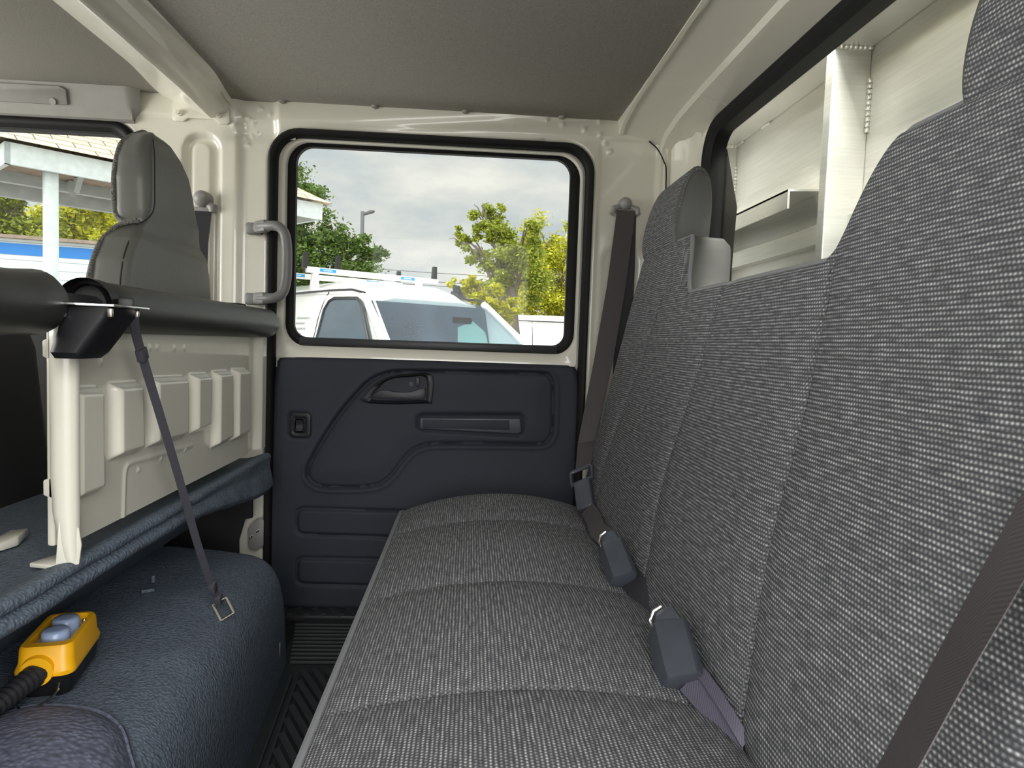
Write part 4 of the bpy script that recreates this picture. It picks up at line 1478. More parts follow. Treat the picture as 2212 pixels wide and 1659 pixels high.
# dark seats and console in the front half, seen under the padded bar
b = MB()
b.loft([[(x, y, z) for x, y in rrect(-0.94 - d, -0.79 - d, 0.25, 1.37, 0.03, 4)] for z, d in ((0.42, 0.0), (0.60, 0.02), (0.70, 0.03), (0.725, 0.04))], True, True)
cb = tag(b.build('centre_seat_back', 'darkinterior', angle=50), 'dark folded centre seat back beyond the padded bar', 'seat')
b = MB()
b.span((-1.55, 0.30, -0.012), (-0.92, 1.78, 0.40), 0.02)
tag(b.build('front_seat_base', 'darkinterior'), 'dark front seat base low in the front cab', 'seat base')
b = MB()
q = [(-0.6491,0.9666,0.436),(-0.6562,1.016,0.436),(-0.6373,1.029,0.436),(-0.6202,0.979,0.436),(-0.6266,0.951,0.436)]
b.prism([(x, y, 0.433) for x, y, z in q], (0, 0, 0.012), 0.003)
tag(b.build('seat_rail', 'paint'), 'white seat rail end lying on the black shelf', 'rail')
b = MB()
b.span((-1.84, 0.2, -0.012), (-1.68, 1.84, 0.62), 0.03)
tag(b.build('dashboard', 'darkinterior'), 'dark dashboard under the windshield', 'dashboard')
b = MB()
b.box((-0.606, 1.80, 0.800), (0.05, 0.05, 0.035), 0.006)
tag(b.build('belt_stop', 'blackplastic'), 'small black block at the pillar behind the padded bar', 'block')

# ------------------------------------------------------------------ ribbed rubber floor mat
b = MB()
b.span((-0.415, 0.22, -0.012), (-0.02, 1.80, -0.003), 0.002)
mat_ = tag(b.build('rubber_floor_mat', 'matrubber'), 'black ribbed rubber mat in the rear footwell', 'mat')
b = MB()
# raised border that follows the hump
bl = [(side_x(y) + 0.022, y) for y in lin(0.25, 1.47, 14)]
for off, ww_ in ((0.0, 0.004), (0.014, 0.005)):
    b.tube([(x + off, y, 0.0) for x, y in bl], ww_, 8)
d = Vector((0.095, -0.170, 0)).normalized()
y0 = 0.22
while y0 < 2.1:
    # slanted ribs, clipped between the border and the seat box
    p = Vector((side_x(min(y0, 1.5)) + 0.044, y0, 0.0015))
    L = 0.30 / max(0.2, d.x) * 0.98
    q = p + d * L
    t0 = 0.0
    if p.y > 1.50:
        t0 = (1.50 - p.y) / d.y
    if t0 < L * 0.95:
        a_, c_ = p + d * (t0 if t0 > 0 else 0), q
        m_ = (a_ + c_) / 2
        b.box(m_, ((c_ - a_).length, 0.015, 0.009), 0.003, Matrix.Rotation(math.atan2(d.y, d.x), 3, 'Z'), 1)
    y0 += 0.049
for k in range(11):
    y = 1.535 + k * 0.0205
    b.box((-0.205 - 0.004 * k, y, 0.0005), (0.36, 0.008, 0.007), 0.002, None, 1)
b.build('rib_field', 'matrubber', mat_, angle=30)
b = MB()
b.span((-0.50, 1.79, -0.012), (0.0, 1.845, 0.004), 0.003)
for k in range(12):
    b.box((-0.47 + k * 0.045, 1.817, 0.0045), (0.018, 0.060, 0.006), 0.002, Matrix.Rotation(math.radians(35), 3, 'Z'), 1)
b.build('sill_tread', 'matrubber', mat_, angle=30)

# ------------------------------------------------------------------ front passenger seat in its grey cover
fs = thing('front_passenger_seat', 'grey vinyl covered high front seat back beyond the padded bar', 'seat', (-0.66, 1.45, 0.40))
LV = [(.42, -.60, -.75, 1.250, 1.76, .03), (.62, -.61, -.72, 1.262, 1.73, .03), (.80, -.617, -.695, 1.270, 1.70, .028), (.866, -.619, -.692, 1.288, 1.685, .026), (.91, -.621, -.690, 1.318, 1.668, .022),
      (.932, -.632, -.684, 1.352, 1.655, .016), (.946, -.630, -.686, 1.368, 1.648, .016), (.970, -.621, -.692, 1.362, 1.632, .024), (1.03, -.620, -.692, 1.360, 1.600, .026), (1.07, -.621, -.690, 1.366, 1.570, .026),
      (1.10, -.625, -.686, 1.380, 1.535, .024), (1.122, -.633, -.676, 1.402, 1.500, .018), (1.133, -.643, -.666, 1.425, 1.470, .008)]


def seat_ring(L):
    z, xr, xf, y0, y1, r = L
    out = []
    for x, y in rrect(xf, xr, y0, y1, r, 5):
        w = 0.004 * noise.noise(Vector((x * 12, y * 9, z * 8)))
        # a crease beside the rear corner
        k = math.exp(-((y - (y0 + 0.035)) / 0.012) ** 2) if x > xr - 0.01 else 0
        out.append((x + w - 0.006 * k, y + w, z))
    return out


zz = [l[0] for l in LV]
b = MB()
rings = []
for z in sorted(set(zz + lin(0.42, 1.13, 50))):
    rings.append(seat_ring([float(np.interp(z, zz, [l[i] for l in LV])) for i in range(6)]))
b.loft(rings, True, True)
b.build('seat_cover', 'covervinyl', fs, angle=70)
b = MB()
pth = []
for z in (0.60, 0.70, 0.80, 0.86, 0.90, 0.922):
    L = [float(np.interp(z, zz, [l[i] for l in LV])) for i in range(6)]
    pth.append((L[2] + 0.006, L[3] + 0.004, z))
pth += [(-0.672, 1.352, 0.936), (-0.650, 1.354, 0.944), (-0.634, 1.357, 0.946)]
b.tube(spline(pth, 4), 0.0042, 8)
pth = [(-0.640, 1.358, 0.949), (-0.664, 1.357, 0.945)]
for z in (0.958, 0.985, 1.02, 1.05, 1.08, 1.10, 1.115, 1.128):
    L = [float(np.interp(z, zz, [l[i] for l in LV])) for i in range(6)]
    pth.append((L[2] + 0.006, L[3] + 0.004, z))
pth += [(-0.662, 1.435, 1.135), (-0.664, 1.46, 1.134)]
b.tube(spline(pth, 4), 0.0042, 8)
part_label(b.build('tweed_piping', 'speckle', fs), 'black and white woven piping')

b = MB()
sp_ = []
for z in (0.50, 0.62, 0.74, 0.82, 0.87, 0.905, 0.925):
    L = [float(np.interp(z, zz, [l[i] for l in LV])) for i in range(6)]
    sp_.append((L[1] - 0.010 - 0.004, L[3] + 0.004, z))
b.tube(spline(sp_, 4), 0.0015, 6)
b.build('seam_crease_shade', 'darkinterior', fs)  # dark seam thread that also draws the shade of the tuck
b = MB()
b.tube(spline([(-0.640, 1.352, 0.940), (-0.628, 1.366, 0.950), (-0.618, 1.380, 0.975), (-0.6185, 1.384, 1.03), (-0.621, 1.388, 1.08), (-0.630, 1.402, 1.112)], 4), 0.0012, 6)
b.build('seam_crease_shade', 'darkinterior', fs)  # thin dark tube drawn for the shade in the head crease

# ------------------------------------------------------------------ yellow push-button pendant
pc = thing('pendant_control', 'yellow pendant control with two pale blue buttons lying on the hump', 'remote control', (-0.552, 0.956, 0.262))
PA = Vector((-0.22, 0.976, 0.0)).normalized()
PB_ = Vector((PA.y, -PA.x, 0))
PC = Vector((-0.552, 0.956, 0))


def pw(u, v, z):
    return PC + PB_ * u + PA * v + Vector((0, 0, z))


def plofts(b, specs, cap=True):
    b.loft([[pw(u, v, z) for u, v in rrect(-hw, hw, -hl_ + sh, hl_ + sh, r, 5)] for hw, hl_, r, z, sh in specs], True, cap)


b = MB()
plofts(b, [(0.027, 0.055, 0.012, 0.258, 0), (0.031, 0.060, 0.014, 0.264, 0), (0.034, 0.064, 0.015, 0.291, 0)])
b.build('lower_shell', 'blackplastic', pc)
b = MB()
plofts(b, [(0.0345, 0.0655, 0.015, 0.288, 0), (0.0355, 0.0665, 0.015, 0.294, 0), (0.0325, 0.0615, 0.014, 0.303, 0), (0.0315, 0.0590, 0.013, 0.322, 0), (0.0295, 0.0570, 0.012, 0.3255, 0), (0.0245, 0.0480, 0.010, 0.3255, 0.004),
           (0.0235, 0.0470, 0.010, 0.324, 0.004), (0.0230, 0.0465, 0.010, 0.314, 0.004)], True)
ys_ = b.build('upper_shell', 'yellow', pc, angle=40)
b = MB()
b.tube([pw(-0.006, -0.0585, 0.296), pw(-0.006, -0.0675, 0.296)], [0.0205, 0.0190], 24)
b.build('cable_collar', 'yellow', ys_)
b = MB()
plofts(b, [(0.0215, 0.0445, 0.009, 0.314, 0.004), (0.0215, 0.0445, 0.009, 0.3165, 0.004)])
bp = b.build('button_plate', 'clearcover', pc)
for v in (0.024, -0.016):
    b = MB()
    b.tube([pw(0, v, 0.316), pw(0, v, 0.329), pw(0, v, 0.3315), pw(0, v, 0.332)], [0.0172, 0.0166, 0.0145, 0.009], 28)
    b.build('push_button', 'paleblue', bp, angle=50)
for u in (-0.0175, 0.0175):
    for v in (0.0435, -0.0360, ):
        b = MB()
        b.tube([pw(u, v, 0.316), pw(u, v, 0.3195), pw(u, v, 0.321)], [0.0028, 0.0028, 0.0015], 10)
        b.build('screw', 'chrome', bp)
b = MB()
P0 = pw(-0.006, -0.060, 0.292)
path, rad = [], []
dirn = Vector((-0.10, -1.0, -0.06)).normalized()
for i in range(0, 56):
    s = i * 0.0022
    p = P0 + dirn * s + Vector((0.10 * s * s * 3, 0, -0.35 * s * s))
    path.append(p)
    rad.append((0.0158 - 0.055 * s) * (1.0 if (i % 4) < 2 else 0.86))
b.tube(path, rad, 18)
b.build('strain_relief', 'satinblack', pc, angle=80)
b = MB()
e = path[-1]
b.tube(spline([path[-6], e, e + Vector((0.0, -0.05, -0.010)), e + Vector((0.02, -0.11, -0.004)), e + Vector((0.01, -0.20, 0.0)), e + Vector((-0.06, -0.30, 0.0))], 6), 0.0055, 14)
b.build('cable', 'blackplastic', pc)
b = MB()
b.tube([pw(0.018, -0.060, 0.278), pw(0.018, -0.066, 0.270)], 0.0018, 8)
b.build('hook_screw', 'satinblack', pc)
for q in ([(145, 1498), (105, 1490)], [(65, 1515), (38, 1508)]):
    pass
b = MB()
b.tube(spline([pw(0.020, -0.068, 0.272), pw(0.012, -0.085, 0.266), pw(-0.004, -0.100, 0.264), pw(-0.018, -0.094, 0.266), pw(-0.020, -0.080, 0.270)], 5), 0.0014, 8)
b.build('hanging_ring', 'chrome', pc)



# ------------------------------------------------------------------ aluminium headboard behind the cab
hbd = thing('headboard', 'welded aluminium headboard frame behind the back window', 'headboard', (0.78, 1.01, -0.2))
AX0, AX1 = 0.72, 0.80
b = MB()
b.span((AX1, -0.16, -0.25), (AX1 + 0.006, 2.18, 1.75))
b.build('back_sheet', 'alu', hbd, smooth=False)
b = MB()
b.span((AX0, -0.16, 1.367), (AX1, 2.18, 1.47), 0.003)
b.build('top_rail', 'alu', hbd, smooth=False)
for y0, y1 in ((2.088, 2.17), (1.384, 1.414), (0.615, 0.645), (-0.15, -0.07)):
    b = MB()
    b.span((AX0, y0, -0.25), (AX1, y1, 1.367), 0.0025)
    pst = b.build('frame_post', 'alu', hbd, smooth=False)
    for z0, z1 in ((1.20, 1.30), (0.93, 1.00)):
        w = MB()
        z = z0
        while z < z1:
            w.box((AX1 - 0.003, y0 - 0.004, z), (0.010, 0.010, 0.012), 0.004)
            z += 0.011
        w.build('weld_bead', 'weld', pst)
    w = MB()
    for k in range(8):
        w.box((AX0 + 0.004 + k * 0.010, y0 - 0.003, 1.364), (0.012, 0.010, 0.010), 0.004)
    w.build('weld_bead', 'weld', pst)
b = MB()
b.prism([(AX0, 1.555, 1.116), (AX1, 1.535, 1.116), (AX1, 2.088, 1.116), (AX0, 2.088, 1.116)], (0, 0, -0.005))
b.prism([(AX0, 1.555, 1.116), (AX0, 2.088, 1.116), (AX0, 2.088, 1.072), (AX0, 1.555, 1.072)], (0.005, 0, 0))
b.build('angle_shelf', 'alu', hbd, smooth=False)
b = MB()
b.span((AX0 + 0.05, -0.07, 0.985), (AX1, 2.088, 1.03), 0.002)
b.build('mid_rail', 'alu', hbd, smooth=False)
for y in (1.86, 2.04):
    b = MB()
    for k in range(6):
        b.box((AX1 - 0.003, y + k * 0.008, 1.364), (0.010, 0.010, 0.008), 0.003)
    b.build('weld_bead', 'weld', hbd)
b = MB()
b.prism([(0.612, 1.662, 1.235), (0.66, 1.70, 1.10), (0.66, 1.72, 0.93), (0.655, 1.70, 0.74), (0.612, 1.665, 0.74)], (0, 0.02, 0), 0.004)
tag(b.build('gap_filler', 'rubber'), 'black rubber gap filler outside the back window edge', 'rubber filler')

# ------------------------------------------------------------------ outdoors
GZ = -0.83
b = MB()
b.span((-60, -60, GZ - 0.2), (60, 90, GZ))
structure(b.build('ground', 'asphalt', smooth=False), 'asphalt car park outside the truck', 'ground')


def at_local(loc, yaw):
    c, s = math.cos(yaw), math.sin(yaw)
    return lambda x, y, z: (loc[0] + c * x - s * y, loc[1] + s * x + c * y, loc[2] + z)


def van(label, loc, yaw, rack=False, seams=True):
    """White cargo van; local x forward, y to its left, origin on the ground under the windshield's top edge."""
    T = at_local(loc, yaw)
    t = thing('cargo_van', label, 'van', loc)

    def hw(z):
        return float(np.interp(z, [0.3, 0.6, 1.25, 1.80, 2.02, 2.13, 2.22], [0.94, 1.0, 0.99, 0.87, 0.79, 0.70, 0.42]))

    def section(x, top, belt):
        zs = [0.32, 0.6, 1.0, belt] + [belt + (top - belt) * k for k in (0.3, 0.6, 0.8, 0.9, 0.96, 1.0)]
        L = []
        for z in zs:
            w = hw(z + (2.22 - top) * (z - belt) / max(0.01, top - belt) if z > belt else z)
            L.append((x, w, z))
        return [T(*p) for p in L] + [T(p[0], -p[1], p[2]) for p in reversed(L)]

    b = MB()
    X_ = [(-4.3, 2.10), (-4.2, 2.19), (-3.0, 2.22), (-1.3, 2.22), (-0.75, 2.19), (-0.42, 2.11), (-0.16, 1.99)]
    b.loft([section(x, z, 1.2) for x, z in X_], True, True)
    b.build('body', 'vanwhite', t, angle=30)
    b = MB()
    hood = []
    for x, z, w in ((-0.17, 1.30, 0.99), (0.62, 1.22, 0.97), (1.3, 1.08, 0.95), (1.62, 0.95, 0.92), (1.72, 0.7, 0.90)):
        hood.append([T(x, w, 0.35), T(x, w, z - 0.12), T(x, w - 0.10, z), T(x, -w + 0.10, z), T(x, -w, z - 0.12), T(x, -w, 0.35)])
    b.loft(hood, True, True)
    b.build('hood', 'vanwhite', t, angle=40)
    # windshield with its pillars
    b = MB()
    wt_, wb = 0.70, 0.90
    p = [(-0.14, wt_, 1.97), (0.86, wb, 1.22), (0.92, 0.0, 1.22), (0.86, -wb, 1.22), (-0.14, -wt_, 1.97), (-0.10, 0, 1.98)]
    b.prism([T(*q) for q in p], Vector(T(0.012, 0, 0.02)) - Vector(T(0, 0, 0)))
    b.build('windshield', 'vanshade', t, angle=20)
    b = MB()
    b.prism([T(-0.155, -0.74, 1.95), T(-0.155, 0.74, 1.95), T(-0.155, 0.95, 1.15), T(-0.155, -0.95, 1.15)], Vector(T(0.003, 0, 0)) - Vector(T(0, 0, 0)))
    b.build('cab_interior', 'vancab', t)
    b = MB()
    b.prism([T(-0.145, 0.36, 1.72), T(-0.145, 0.56, 1.80), T(-0.145, 0.74, 1.68), T(-0.145, 0.90, 1.20), T(-0.145, 0.38, 1.20)], Vector(T(0.003, 0, 0)) - Vector(T(0, 0, 0)))
    b.build('far_window', 'palegreen', t, smooth=False)
    b = MB()
    b.box(T(0.14, 0.22, 1.79), (0.05, 0.24, 0.075), 0.02, Matrix.Rotation(yaw, 3, 'Z'))
    b.build('rear_view_mirror', 'vanblack', t)
    b = MB()
    b.tube([T(0.30 + 0.07 * math.sin(a), 0.52 + 0.19 * math.cos(a), 1.22 + 0.16 * math.sin(a)) for a in lin(0, 2 * PI, 25)[:-1]], 0.014, 8, closed=True)
    b.build('steering_wheel', 'vanblack', t)
    for s in (-1, 1):
        b = MB()
        b.tube([T(-0.20, s * 0.745, 2.0), T(0.34, s * 0.84, 1.61), T(0.92, s * 0.955, 1.20)], [0.040, 0.048, 0.055], 10)
        b.tube([T(-0.12, s * 0.695, 1.985), T(0.38, s * 0.80, 1.61), T(0.93, s * 0.905, 1.22)], 0.012, 6)
        b.build('windshield_pillar', 'vanwhite', t)
        # cab side below the pillar
        b = MB()
        q = [(-0.19, 1.98), (0.90, 1.21), (0.90, 1.05), (-0.2, 1.05)]
        b.prism([T(x, s * (hw(z) - 0.03), z) for x, z in q], Vector(T(0, -s * 0.05, 0)) - Vector(T(0, 0, 0)))
        b.build('cab_side', 'vanwhite', t)
        b = MB()
        q = [(0.50, 1.24), (0.46, 1.36), (0.00, 1.84), (-0.09, 1.92), (-0.20, 1.965), (-0.76, 1.98), (-0.86, 1.95), (-0.91, 1.86), (-0.94, 1.24)]
        b.prism([T(x, s * (hw(z) + 0.010), z) for x, z in q], Vector(T(0, -s * 0.03, 0)) - Vector(T(0, 0, 0)))
        dw = b.build('door_window', 'vanglass', t, angle=20)
        b = MB()
        b.tube([T(x, s * (hw(z) + 0.012), z) for x, z in q], 0.016, 6, closed=True)
        b.build('window_rubber', 'vanblack', dw)
        b = MB()
        b.box(T(0.40, s * 1.14, 1.30), (0.16, 0.22, 0.26), 0.05, Matrix.Rotation(yaw, 3, 'Z'))
        b.tube([T(0.40, s * 0.98, 1.22), T(0.40, s * 1.1, 1.24)], 0.03, 8)
        b.build('side_mirror', 'vanblack', t)
        for x in (-3.0, 1.0):
            b = MB()
            b.tube([T(x, s * 0.72, 0.36), T(x, s * 0.97, 0.36)], 0.36, 28)
            b.build('wheel', 'vanblack', t)
        b = MB()
        for x in (-1.02, -2.15, -3.2):
            b.tube([T(x, s * (hw(z) + 0.001), z) for z in lin(0.7, 2.06, 10)], 0.006, 5)
        b.tube([T(x, s * 0.79, 2.07) for x in lin(-4.2, -0.95, 8)] + [T(-0.4, s * 0.785, 2.06), T(-0.16, s * 0.76, 2.02)], 0.013, 6)
        b.build('door_seam', 'vanblack', t)
    b = MB()
    b.loft([[T(-0.50, 0.49, 2.110), T(-0.28, 0.49, 2.040), T(-0.28, 0.59, 2.030), T(-0.50, 0.59, 2.100)], [T(-0.52, 0.51, 2.145), T(-0.40, 0.52, 2.120), T(-0.40, 0.56, 2.120), T(-0.52, 0.57, 2.145)]], True, True)
    b.prism([T(-0.53, 0.54, 2.120), T(-0.36, 0.54, 2.090), T(-0.44, 0.54, 2.205), T(-0.53, 0.54, 2.220)], Vector(T(0, 0.03, 0)) - Vector(T(0, 0, 0)))
    b.build('roof_antenna', 'vanblack', t)
    b = MB()
    b.box(T(0.80, 0.0, 1.33), (0.30, 1.5, 0.05), 0.02, Matrix.Rotation(yaw, 3, 'Z'))
    b.build('dash_top', 'vanblack', t)
    if rack:
        for k, (z_, n_) in enumerate(((1.76, 9), (1.70, 6), (1.64, 7), (1.58, 5))):
            b = MB()
            for m_ in range(n_):
                x_ = -1.62 + m_ * 0.045
                b.prism([T(x_, -(hw(z_) + 0.004), z_), T(x_ + 0.030, -(hw(z_) + 0.004), z_), T(x_ + 0.030, -(hw(z_ + 0.022) + 0.004), z_ + 0.022), T(x_, -(hw(z_ + 0.022) + 0.004), z_ + 0.022)], Vector(T(0, 0.002, 0)) - Vector(T(0, 0, 0)))
            b.build('side_lettering', 'greywood', t, smooth=False)
        for xb in (-1.56, -2.5):
            b = MB()
            b.loft([[T(xb + dx, y, 2.335 + dz) for dx, dz in rrect(-0.03, 0.03, -0.035, 0.035, 0.01, 2)] for y in (-0.80, 0.98)], True, True)
            bar_ = b.build('rack_bar', 'rackwhite', t, angle=40)
            for y in (-0.82, -0.42, 0.93):
                b = MB()
                b.prism([T(xb - 0.03, y - 0.03, 2.35), T(xb - 0.03, y + 0.035, 2.35), T(xb - 0.03, y + 0.03, 2.53), T(xb - 0.03, y - 0.015, 2.53)], Vector(T(0.05, 0, 0)) - Vector(T(0, 0, 0)))
                b.build('rack_stop', 'vanblack', bar_)
            for y in (-0.70, 0.70):
                b = MB()
                b.prism([T(xb - 0.05, y - 0.05, 2.08), T(xb - 0.05, y + 0.05, 2.12), T(xb - 0.05, y + 0.04, 2.32), T(xb - 0.05, y - 0.02, 2.32)], Vector(T(0.08, 0, 0)) - Vector(T(0, 0, 0)), 0.005)
                b.build('rack_foot', 'rackwhite', bar_)
            for y in (-0.55, 0.52):
                b = MB()
                b.prism([T(xb + 0.031, y - 0.10, 2.322), T(xb + 0.031, y + 0.10, 2.322), T(xb + 0.031, y + 0.10, 2.358), T(xb + 0.031, y - 0.10, 2.358)], Vector(T(0.002, 0, 0)) - Vector(T(0, 0, 0)))
                stc = b.build('rack_sticker', 'sticker', bar_, smooth=False)
                b = MB()
                for k in range(7):
                    b.prism([T(xb + 0.0335, y - 0.055 + k * 0.016, 2.333), T(xb + 0.0335, y - 0.045 + k * 0.016, 2.333), T(xb + 0.0335, y - 0.045 + k * 0.016, 2.347), T(xb + 0.0335, y - 0.055 + k * 0.016, 2.347)], Vector(T(0.001, 0, 0)) - Vector(T(0, 0, 0)))
                b.build('sticker_print', 'stickerwhite', stc, smooth=False)
    return t


YAW = math.atan2(-0.816, 0.58)
# passenger side upper windshield corner of the racked van stands at (-0.91, 6.8)
left = Vector((0.816, 0.58, 0))
o_ = Vector((-0.92, 6.85, GZ)) + left * 0.70
van('white cargo van with a ladder rack parked outside the far door', (o_.x, o_.y, GZ), YAW, rack=True)
van('white cargo van without a rack, right of the racked van', (4.5, 16.1, GZ), math.radians(4))


# ------------------------------------------------------------------ trees
def tree(label, loc, trunk_top, blobs, leaf, n, size, seed, group=None, branches=()):
    rng = random.Random(seed)
    t = thing('tree', label, 'tree', loc, group)
    b = MB()
    base = Vector(loc)
    tt = Vector(trunk_top)
    b.tube([base, base.lerp(tt, 0.5) + Vector((0.08, 0.05, 0)), tt], [0.20, 0.14, 0.08], 10)
    for (c_, r_) in blobs:
        c_ = Vector(c_)
        m = tt.lerp(c_, 0.5) + Vector((0, 0, -0.08))
        b.tube([base.lerp(tt, 0.75), m, c_ + Vector((0, 0, r_ * 0.4))], [0.05, 0.03, 0.012], 6)
        for _ in range(4):
            a_ = Vector((rng.gauss(0, 1), rng.gauss(0, 1), rng.gauss(0, 1))).normalized() * r_ * 0.85
            b.tube([m.lerp(c_, 0.6), c_ + a_ * 0.5, c_ + a_], [0.018, 0.010, 0.005], 5)
    b.build('trunk', 'bark', t)
    vol = [r ** 2.2 for _, r in blobs]
    tot = sum(vol)
    vs_, fs_ = [], []
    for (c_, r_), v in zip(blobs, vol):
        c_ = Vector(c_)
        nclump = max(6, int(16 * r_ * r_) + 6)
        clumps = []
        for _ in range(nclump):
            d_ = Vector((rng.gauss(0, 1), rng.gauss(0, 1), rng.gauss(0, 1))).normalized() * (r_ * rng.uniform(0.35, 0.95))
            clumps.append((c_ + d_, r_ * rng.uniform(0.20, 0.38)))
        for _ in range(int(n * v / tot)):
            cc, cr = rng.choice(clumps)
            p = cc + Vector((rng.gauss(0, 0.5), rng.gauss(0, 0.5), rng.gauss(0, 0.38))) * cr
            s = size * rng.uniform(0.6, 1.3)
            a_ = Vector((rng.gauss(0, 1), rng.gauss(0, 1), rng.gauss(0, 0.6))).normalized()
            q_ = a_.cross(Vector((rng.gauss(0, 1), rng.gauss(0, 1), rng.gauss(0, 1)))).normalized()
            k = len(vs_)
            vs_ += [p - a_ * s, p + q_ * s * 0.45, p + a_ * s, p - q_ * s * 0.45]
            fs_.append((k, k + 1, k + 2, k + 3))
    link_mesh('foliage', vs_, fs_, leaf, t, smooth=False)
    return t


tree('dark green oak behind the racked van', ((-3.987,16,1.004)[0], 16, GZ), (-3.847,16,2.064),
     [((-3.875,16,3.735), 0.75), ((-4.239,16,3.925), 0.8), ((-3.493,16,2.657), 1.0), ((-2.655,16,2.587), 0.6), ((-2.215,16,2.659), 0.36), ((-3.135,16,3.039), 0.45), ((-2.765,15.5,2.011), 0.85), ((-4.006,16,2.268), 1.2), ((-2.33,16,2.126), 0.4)],
     'leafgreen', 26000, 0.048, 3)
tree('tall lime green tree right of the racked van', ((0.8986,14,0.7999)[0], 14, GZ), (0.8132,14,1.881),
     [((0.1509,14,3.389), 0.28), ((0.4828,14,3.266), 0.26), ((0.2781,14,2.932), 0.34), ((-0.2992,14,2.841), 0.22), ((-0.0169,14,2.78), 0.25), ((1.016,14,2.825), 0.50), ((0.6522,14,2.437), 0.55), ((0.2291,14,2.419), 0.34), ((1.043,14,2.078), 0.75), ((0.577,14,1.872), 0.5)],
     'leaflime', 22000, 0.040, 5)
tree('yellow green tree at the far window edge', ((2.853,20,0.8807)[0], 20, GZ), (2.665,20,2.161),
     [((1.996,20,3.61), 0.87), ((2.614,20,3.436), 0.80), ((1.761,20,2.663), 1.01), ((2.371,20,2.688), 1.06), ((2.807,20,2.031), 1.20), ((1.926,20,1.863), 0.94), ((1.741,20,3.198), 0.54)],
     'leafyellow', 20000, 0.053, 7)
tree('low yellow green bushy tree close above the van windshield', ((0.3366,12.5,0.7771)[0], 12.5, GZ), (0.3186,12.5,1.324),
     [((0.3103,12.5,1.575), 0.42), ((0.5674,12.5,1.459), 0.36), ((-0.074,12.5,1.769), 0.20), ((0.0949,12.5,1.734), 0.25), ((-0.3667,12.5,1.757), 0.12)],
     'leafyellow', 4500, 0.045, 9)
for i, (px_, lab) in enumerate(((20, 'yellow green tree over the siding building, leftmost in the front window'), (150, 'yellow green tree over the siding building, behind the shelter post'), (255, 'yellow green tree over the siding building, beside the front seat'))):
    c0, far = {20: ((-11.56,18,3.427), 18.0), 150: ((-12.08,21.5,3.823), 21.5), 255: ((-13.9,28,4.749), 28.0)}[px_]
    c0, k = Vector(c0), far / 19.0
    tree(lab, (c0.x, far, GZ), (c0.x, far, c0.z - 0.6),
         [(c0 + Vector((dx * k, dy * k, dz * k)), r_ * k) for dx, dy, dz, r_ in ((0, 0, 0.2, 0.95), (-0.75, 0.2, -0.2, 0.8), (0.75, 0.2, -0.3, 0.8), (0.3, 0, 0.9, 0.6), (0, -0.2, -0.8, 0.8))],
         'leaflime' if i == 0 else 'leafyellow', 11000, 0.07 * k, 20 + i, group='trees over the siding building')

# ------------------------------------------------------------------ lamp post and wires
lp = thing('lamp_post', 'dark grey car park lamp post above the oak', 'lamp post', (-4.76, 30, GZ))
b = MB()
b.span((-4.83, 29.93, GZ), (-4.69, 30.07, 6.15), 0.01)
b.build('pole', 'polegrey', lp)
b = MB()
b.prism([(-4.70, 29.9, 6.0), (-4.30, 29.9, 6.12), (-4.25, 29.9, 6.20), (-4.45, 29.9, 6.20), (-4.70, 29.9, 6.08)], (0, 0.25, 0), 0.01)
b.build('lamp_head', 'polegrey', lp)
for k, (z_, r_) in enumerate(((3.05, 0.012), (2.75, 0.012), (2.62, 0.010))):
    b = MB()
    b.tube([(x, 24 + 0.1 * k, z_ - 0.012 * x + 0.004 * (x - 0) ** 2) for x in lin(-16, 12, 20)], r_, 5)
    tag(b.build('power_line', 'wire'), ('power line crossing low in the sky, topmost of the three', 'power line crossing low in the sky, middle of the three', 'power line crossing low in the sky, lowest of the three')[k], 'cable', 'power lines')

# ------------------------------------------------------------------ timber shelter with shingle roof
sh = thing('shelter', 'pale timber shelter with tan shingle roof seen through the front window', 'shelter', (-3.6, 6.6, GZ))
EA, EB = Vector((-3.885, 6.0, 2.24)), Vector((-1.742, 8.1, 2.26))
al = (EB - EA); al.z = 0
LEN = al.length
al.normalize()
bk = Vector((-al.y, al.x, 0))         # away from the cab
S = lambda u, v, z: EA + al * u + bk * v + Vector((0, 0, z - EA.z))
b = MB()
b.prism([S(0, 0, 2.26), S(LEN, 0, 2.26), S(LEN, 0, 2.08), S(0, 0, 2.08)], bk * 0.04)
b.build('fascia', 'whitewood', sh)
b = MB()
b.prism([S(0, 0, 2.26), S(0, 1.6, 2.26), S(0, 1.6, 2.08), S(0, 0, 2.08)], al * 0.04)
b.build('fascia', 'whitewood', sh)
b = MB()
b.prism([S(LEN, 0.02, 2.26), S(LEN, 1.6, 2.26), S(LEN, 1.6, 2.08), S(LEN, 0.02, 2.08)], al * -0.04)
b.build('fascia', 'whitewood', sh)
# hipped roof
r0 = [S(-0.08, -0.08, 2.27), S(LEN + 0.08, -0.08, 2.27), S(LEN + 0.08, 1.68, 2.27), S(-0.08, 1.68, 2.27)]
ap = [S(0.85, 0.80, 2.80), S(LEN - 0.85, 0.80, 2.80)]
vs_, fs_, uv = [], [], []
for quad in ([r0[0], r0[1], ap[1], ap[0]], [r0[1], r0[2], ap[1]], [r0[2], r0[3], ap[0], ap[1]], [r0[3], r0[0], ap[0]]):
    k = len(vs_)
    o0 = quad[0]
    ux = (quad[1] - o0).normalized()
    nn = ux.cross(quad[2] - o0).normalized()
    uy = nn.cross(ux)
    vs_ += quad
    uv += [((q - o0).dot(ux), (q - o0).dot(uy)) for q in quad]
    fs_.append(tuple(range(k, k + len(quad))))
link_mesh('shingle_roof', vs_, fs_, 'shingle', sh, uv, smooth=False)
b = MB()
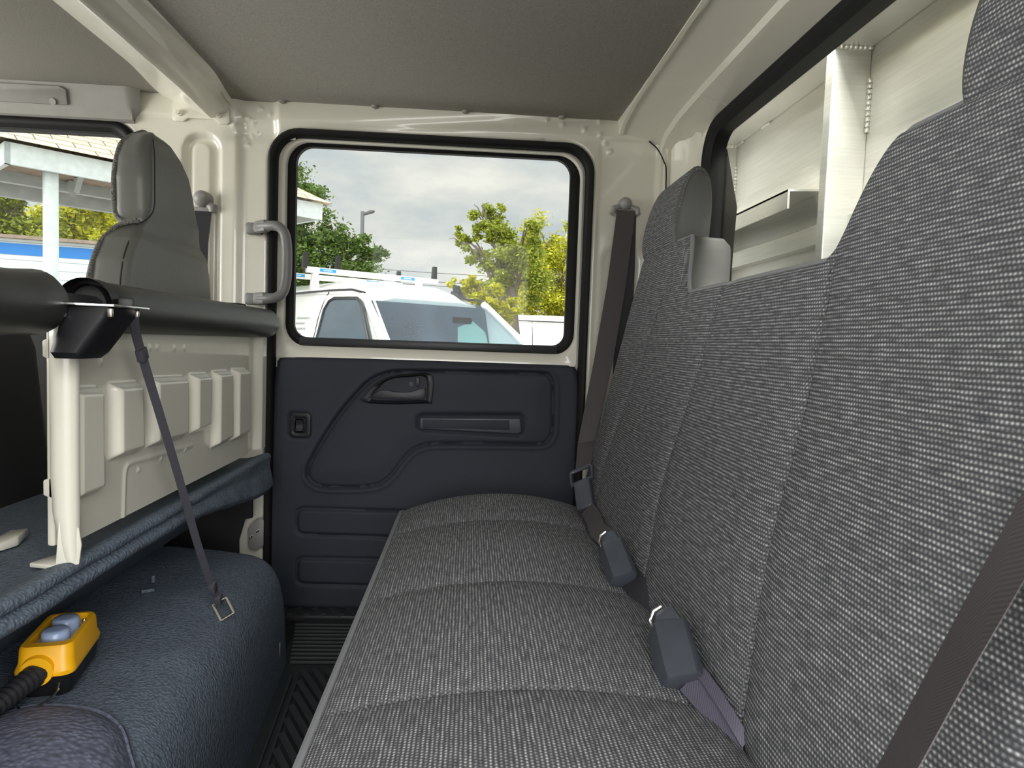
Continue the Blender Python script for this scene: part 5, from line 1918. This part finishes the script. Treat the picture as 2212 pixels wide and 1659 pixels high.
b.prism([S(0.04, 0.04, 2.20), S(LEN - 0.04, 0.04, 2.20), S(LEN - 0.04, 1.56, 2.20), S(0.04, 1.56, 2.20)], (0, 0, 0.05))
b.build('soffit', 'plywood', sh, smooth=False)
b = MB()
b.prism([S(0.05, 1.0, 2.20), S(LEN - 0.05, 1.0, 2.20), S(LEN - 0.05, 1.0, 2.10), S(0.05, 1.0, 2.10)], bk * 0.09)
b.build('cross_beam', 'greywood', sh)
b = MB()
b.prism([S(0.05, 1.45, 2.20), S(LEN - 0.05, 1.45, 2.20), S(LEN - 0.05, 1.45, 2.03), S(0.05, 1.45, 2.03)], bk * 0.09)
b.build('cross_beam', 'greywood', sh)
for u, v in ((0.31, 0.10), (LEN - 0.3, 1.40)):
    b = MB()
    b.prism([S(u, v, GZ), S(u + 0.10, v, GZ), S(u + 0.10, v + 0.10, GZ), S(u, v + 0.10, GZ)], (0, 0, 2.18 - GZ), 0.006)
    b.build('post', 'whitewood', sh)
for u in (0.7, 1.3, 1.9, 2.5):
    b = MB()
    b.prism([S(u, 0.85, 2.19), S(u, 1.02, 2.19), S(u, 0.85, 2.03)], al * 0.05)
    b.prism([S(u, 0.74, 2.19), S(u, 0.60, 2.19), S(u, 0.74, 2.06)], al * 0.05)
    b.build('rafter_block', 'greywood', sh)

# ------------------------------------------------------------------ white siding building with a blue band
sb = thing('siding_building', 'white lap siding building with bright blue band beyond the shelter', 'building', (-8, 13.2, GZ))
b = MB()
wa, wb_ = Vector((-10.5, 12.2, 0)), Vector((-6.3, 13.62, 0))
sd = (wb_ - wa).normalized()
sn = Vector((-sd.y, sd.x, 0))
b.prism([wa + Vector((0, 0, GZ)), wb_ + Vector((0, 0, GZ)), wb_ + Vector((0, 0, 2.30)), wa + Vector((0, 0, 2.30))], sn * 3)
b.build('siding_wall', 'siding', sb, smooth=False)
b = MB()
b.prism([wa + Vector((0, 0, 2.02)), wb_ + Vector((0, 0, 2.02)), wb_ + Vector((0, 0, 2.22)), wa + Vector((0, 0, 2.22))], sn * -0.02)
b.build('blue_band', 'bluepaint', sb, smooth=False)
b = MB()
q0, q1 = wa - sn * 0.15, wb_ - sn * 0.15
b.prism([q0 + Vector((0, 0, 2.30)), q1 + Vector((0, 0, 2.30)), q1 + Vector((0, 0, 2.36)), q0 + Vector((0, 0, 2.36))], sn * 3.2)
b.build('roof', 'plywood', sb, smooth=False)
